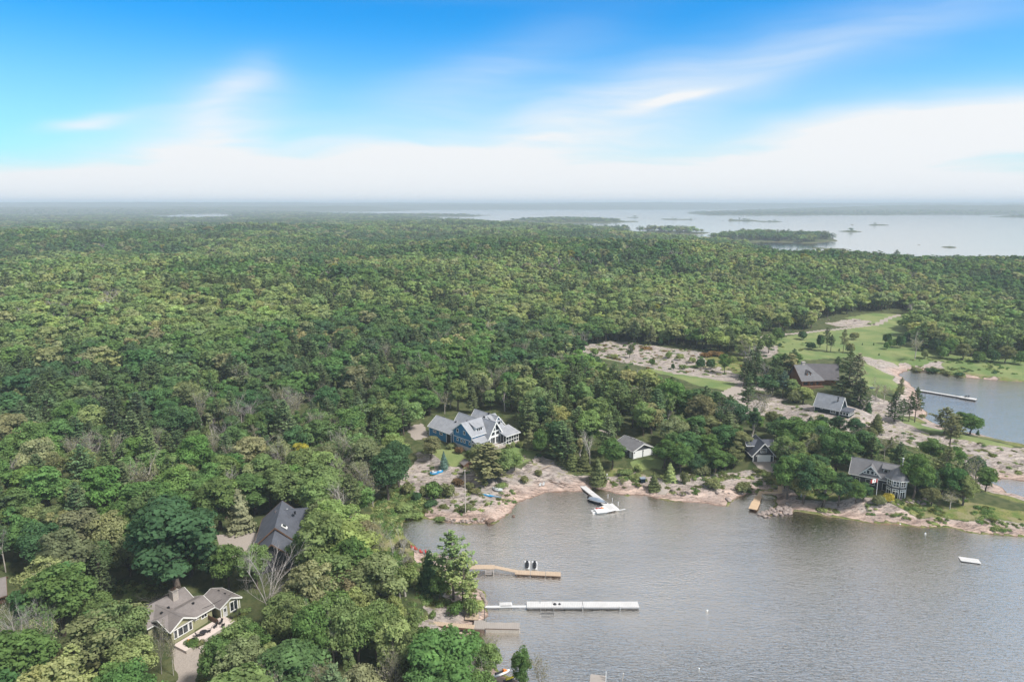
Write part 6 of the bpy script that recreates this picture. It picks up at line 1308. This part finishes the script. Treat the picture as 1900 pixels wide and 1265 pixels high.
# far single trees on the skyline and islands
for px, py, hp, kind in [(1663, 487, 24, 'pine'), (1378, 466, 20, 'broad'), (1412, 466, 18, 'pine'), (1398, 466, 15, 'broad'), (1425, 466, 12, 'broad'), (1325, 442, 8, 'pine'), (1202, 430, 8, 'pine'), (1248, 406, 4, 'pine'), (1372, 408, 4, 'broad')]:
    x, y, z = G(px, py); ppm = float(PPM(x, y, z)); plant(kind, x, y, hp/ppm, PAL['pine'], R=hp/ppm*(.35 if kind == 'pine' else .5), z=z)

# undergrowth of the shore and clearings: nobody could count it
def ground_cover():
    pts = []
    r = np.random.default_rng(77)
    def scatter(poly, n, s0, s1, tints, zmin=.2):
        xs = [p[0] for p in poly]; ys = [p[1] for p in poly]
        x = r.uniform(min(xs), max(xs), n); y = r.uniform(min(ys), max(ys), n); k = inp(x, y, poly) & (fbm(x/6, y/6, 88, 3) > .46)
        x, y = x[k], y[k]; z = gh(x, y); sd = shore_sd(x, y); k = (z > zmin) & (sd > .5)
        for bx, by, br in BUILT: k &= np.hypot(x-bx, y-by) > br-1.5
        for g in GRAVEL: k &= ~inp(x, y, g)
        for a, b, c in zip(x[k], y[k], z[k]): pts.append((a, b, c, r.uniform(s0, s1), tints[r.integers(0, len(tints))]))
    O = lambda p: PW(p)
    reeds = [PAL['bright'], PAL['lime'], (.13, .15, .05), PAL['mid']]
    scatter(PW([(688,990),(698,938),(745,900),(800,935),(784,955),(752,968),(742,990),(730,1005)]), 1500, .5, 1.3, reeds, .05)
    scatter(PW([(745,905),(760,860),(850,860),(900,885),(960,880),(960,930),(880,965),(790,950)]), 330, .35, .9, reeds+[PAL['olive']])
    scatter(PW([(1090,885),(1160,865),(1240,885),(1330,870),(1430,868),(1440,905),(1340,925),(1240,915),(1100,900)]), 800, .35, 1.0, reeds+[PAL['olive']])
    scatter(PW([(1440,940),(1560,940),(1680,925),(1780,925),(1900,955),(2000,980),(1850,985),(1700,965),(1560,955)]), 900, .35, 1.0, reeds)
    scatter(PW([(1380,740),(1500,755),(1700,795),(1900,835),(1900,900),(1740,850),(1600,800),(1440,775)]), 700, .4, 1.1, reeds+[PAL['olive']])
    scatter(PW([(1065,645),(1150,632),(1380,650),(1395,690),(1340,700),(1200,685)]), 800, .5, 1.5, reeds+[(.20, .14, .05), (.24, .24, .15)])
    scatter(PW([(1380,620),(1520,600),(1500,650),(1400,670)]), 300, .5, 1.5, reeds+[PAL['dark']])
    scatter(PW([(1680,660),(1900,670),(1900,700),(1700,692)]), 500, .5, 1.2, reeds+[PAL['dark']])
    scatter(PW([(740,1020),(780,1010),(880,1070),(890,1150),(780,1150),(740,1100)]), 900, .3, .9, reeds+[PAL['olive']])
    scatter(PW([(380,1190),(470,1120),(520,1200),(420,1290),(370,1290)]), 300, .4, 1.0, reeds); scatter(PW([(200,1080),(320,1075),(300,1135),(215,1135)]), 260, .3, .8, reeds)
    a = np.array([[p[0], p[1], p[2]] for p in pts]); s = np.array([p[3] for p in pts]); T = np.array([p[4] for p in pts])
    rr = np.random.default_rng(5); protos = []
    for k in range(3):
        gb = GB(); n = 130; d = sph(rr, n); d[:, 2] = abs(d[:, 2]); C = d*rr.uniform(.4, 1, n)[:, None]*(1.0, 1.0, .7); leaves(gb, C, d+(0, 0, .5), .20, rr, 0, .7); protos.append(gb.mesh('tuft', [LEAF]))
    me = bpy.data.meshes.new('undergrowth'); me.vertices.add(len(a)); me.vertices.foreach_set('co', a.astype(np.float32).ravel())
    sc = np.stack([s*rr.uniform(.9, 1.6, len(s)), s*rr.uniform(.9, 1.6, len(s)), s*rr.uniform(.6, 1.2, len(s))], 1)
    for nme, typ, arr, fld in [('scl', 'FLOAT_VECTOR', sc, 'vector'), ('rotz', 'FLOAT', rr.uniform(0, 6.28, len(s)), 'value'), ('pick', 'INT', rr.integers(0, 3, len(s)), 'value'), ('tint', 'FLOAT_VECTOR', T, 'vector')]:
        at = me.attributes.new(nme, typ, 'POINT'); at.data.foreach_set(fld, np.ascontiguousarray(arr, np.int32 if typ == 'INT' else np.float32).ravel())
    o = bpy.data.objects.new('undergrowth', me); COL.objects.link(o); o['kind'] = 'stuff'; me.materials.append(LEAF)
    c = bpy.data.collections.new('tuft_kinds')
    for i, m_ in enumerate(protos): c.objects.link(bpy.data.objects.new('tuft_%d' % i, m_))
    ng = bpy.data.node_groups['broadleaf_forest'].copy()
    for nd in ng.nodes:
        if nd.bl_idname == 'GeometryNodeCollectionInfo': nd.inputs[0].default_value = c
    md = o.modifiers.new('spread', 'NODES'); md.node_group = ng
ground_cover()

# ------------------------------------------------------------------ labels for trees and boulders
LMK = [('the blue house', 868, 805), ('the two-door garage', 1178, 832), ('the gabled garage', 1412, 832), ('the turret cottage', 1610, 880), ('the dark green cottage', 1545, 752), ('the brown log house', 1505, 695),
 ('the dark-roofed long house', 505, 1000), ('the sage bungalow', 325, 1150), ('the small sage cabin', 415, 1120), ('the jet ski dock', 960, 1058), ('the long white dock', 1080, 1122), ('the crib pier', 925, 1160),
 ('the rear bay dock', 1750, 732), ('the bare rock clearing', 1230, 665), ('the far gravel road', 1620, 600), ('the leftmost roof', 5, 1115), ('the covered speedboat', 1108, 932), ('the tall bare pole', 863, 915), ('the small backyard lawn', 250, 1105), ('the flagpole', 1624, 900)]
KW = {'broad': 'broadleaf tree', 'aspen': 'slender aspen', 'pine': 'pine', 'cedar': 'cedar', 'spruce': 'spruce', 'dead': 'bare grey tree', 'sparse': 'thin-leaved tree', 'bush': 'shrub'}
CATS = {'broad': 'tree', 'aspen': 'tree', 'pine': 'tree', 'cedar': 'tree', 'spruce': 'tree', 'dead': 'tree', 'sparse': 'tree', 'bush': 'shrub'}
GRP = {'broad': 'broadleaf trees of the forest', 'aspen': 'slender aspens', 'pine': 'pines of the forest', 'cedar': 'cedars', 'spruce': 'spruces', 'dead': 'bare dead trees', 'sparse': 'thin-leaved trees', 'bush': 'shrubs'}
ORD = ['nearest', 'second nearest', 'third nearest', 'fourth nearest', 'fifth nearest', 'sixth nearest', 'seventh nearest', 'eighth nearest', 'ninth nearest', 'tenth nearest', 'eleventh nearest', 'twelfth nearest', 'thirteenth nearest', 'fourteenth nearest', 'fifteenth nearest', 'sixteenth nearest', 'seventeenth nearest', 'eighteenth nearest', 'nineteenth nearest', 'twentieth nearest']
def hue(t):
    r_, g_, b_ = t; s = r_+g_+b_
    if r_ > g_*1.02: return 'yellow-orange'
    if r_ > g_*.93 and s > .4: return 'yellow'
    if g_ > .155: return 'yellow-green'
    if g_ > .12: return 'bright green'
    if g_ > .085: return 'mid-green'
    return 'dark green'
def place_words(px, py):
    n, lx, ly = min(LMK, key=lambda l: math.hypot(px-l[1], (py-l[2])*1.3)); dx, dy = px-lx, py-ly; d = math.hypot(dx, dy)
    if abs(dx) > abs(dy)*2.2: w = 'left of' if dx < 0 else 'right of'
    elif abs(dy) > abs(dx)*2.2: w = 'above' if dy < 0 else 'below'
    else: w = ('up and ' if dy < 0 else 'down and ')+('left of' if dx < 0 else 'right of')
    return n, w, d
B = {}
for t in TREES:
    o = t['o']; o['category'] = CATS[t['k']]; o['group'] = GRP[t['k']]
    if t['label']: o['label'] = t['label']; continue
    n, w, d = place_words(t['px'], t['py']); h = '' if t['k'] in ('dead', 'sparse') else hue(t['tint'])
    B.setdefault((KW[t['k']], h, n, w), []).append((d, t))
def big(n): return n[0].upper()+n[1:]
for (k, h, n, w), lst in B.items():
    lst.sort(key=lambda q: q[0])
    for i, (d, t) in enumerate(lst):
        hh = (h+' ') if h else ''
        if len(lst) == 1: lb = 'the only %s%s %s %s' % (hh, k, w, n)
        elif i < len(ORD): lb = '%s%s, %s such one %s %s' % (hh, k, ORD[i], w, n)
        else: lb = '%s%s in the dense forest %s %s' % (hh, k, w, n); t['o']['group'] = '%s%ss %s %s, further off' % (hh, k, w, n)
        t['o']['label'] = lb
BB = {}
for o, where, px, w in BOULD: BB.setdefault((where, 'large' if w > 1.5 else 'middling' if w > 1.0 else 'small'), []).append((px, o))
for (where, sz), lst in BB.items():
    lst.sort(key=lambda q: q[0])
    for i, (px, o) in enumerate(lst):
        o['category'] = 'boulder'; o['group'] = 'boulders '+where
        OR = ['first', 'second', 'third', 'fourth', 'fifth', 'sixth', 'seventh', 'eighth', 'ninth', 'tenth']
        if i < 10 and i <= len(lst)//2: o['label'] = '%s boulder %s, %s from the left' % (sz, where, OR[i])
        elif len(lst)-1-i < 10: o['label'] = '%s boulder %s, %s from the right' % (sz, where, OR[len(lst)-1-i])
        else: o['label'] = '%s boulder %s, just %s of the middle' % (sz, where, 'left' if i < len(lst)/2 else 'right')
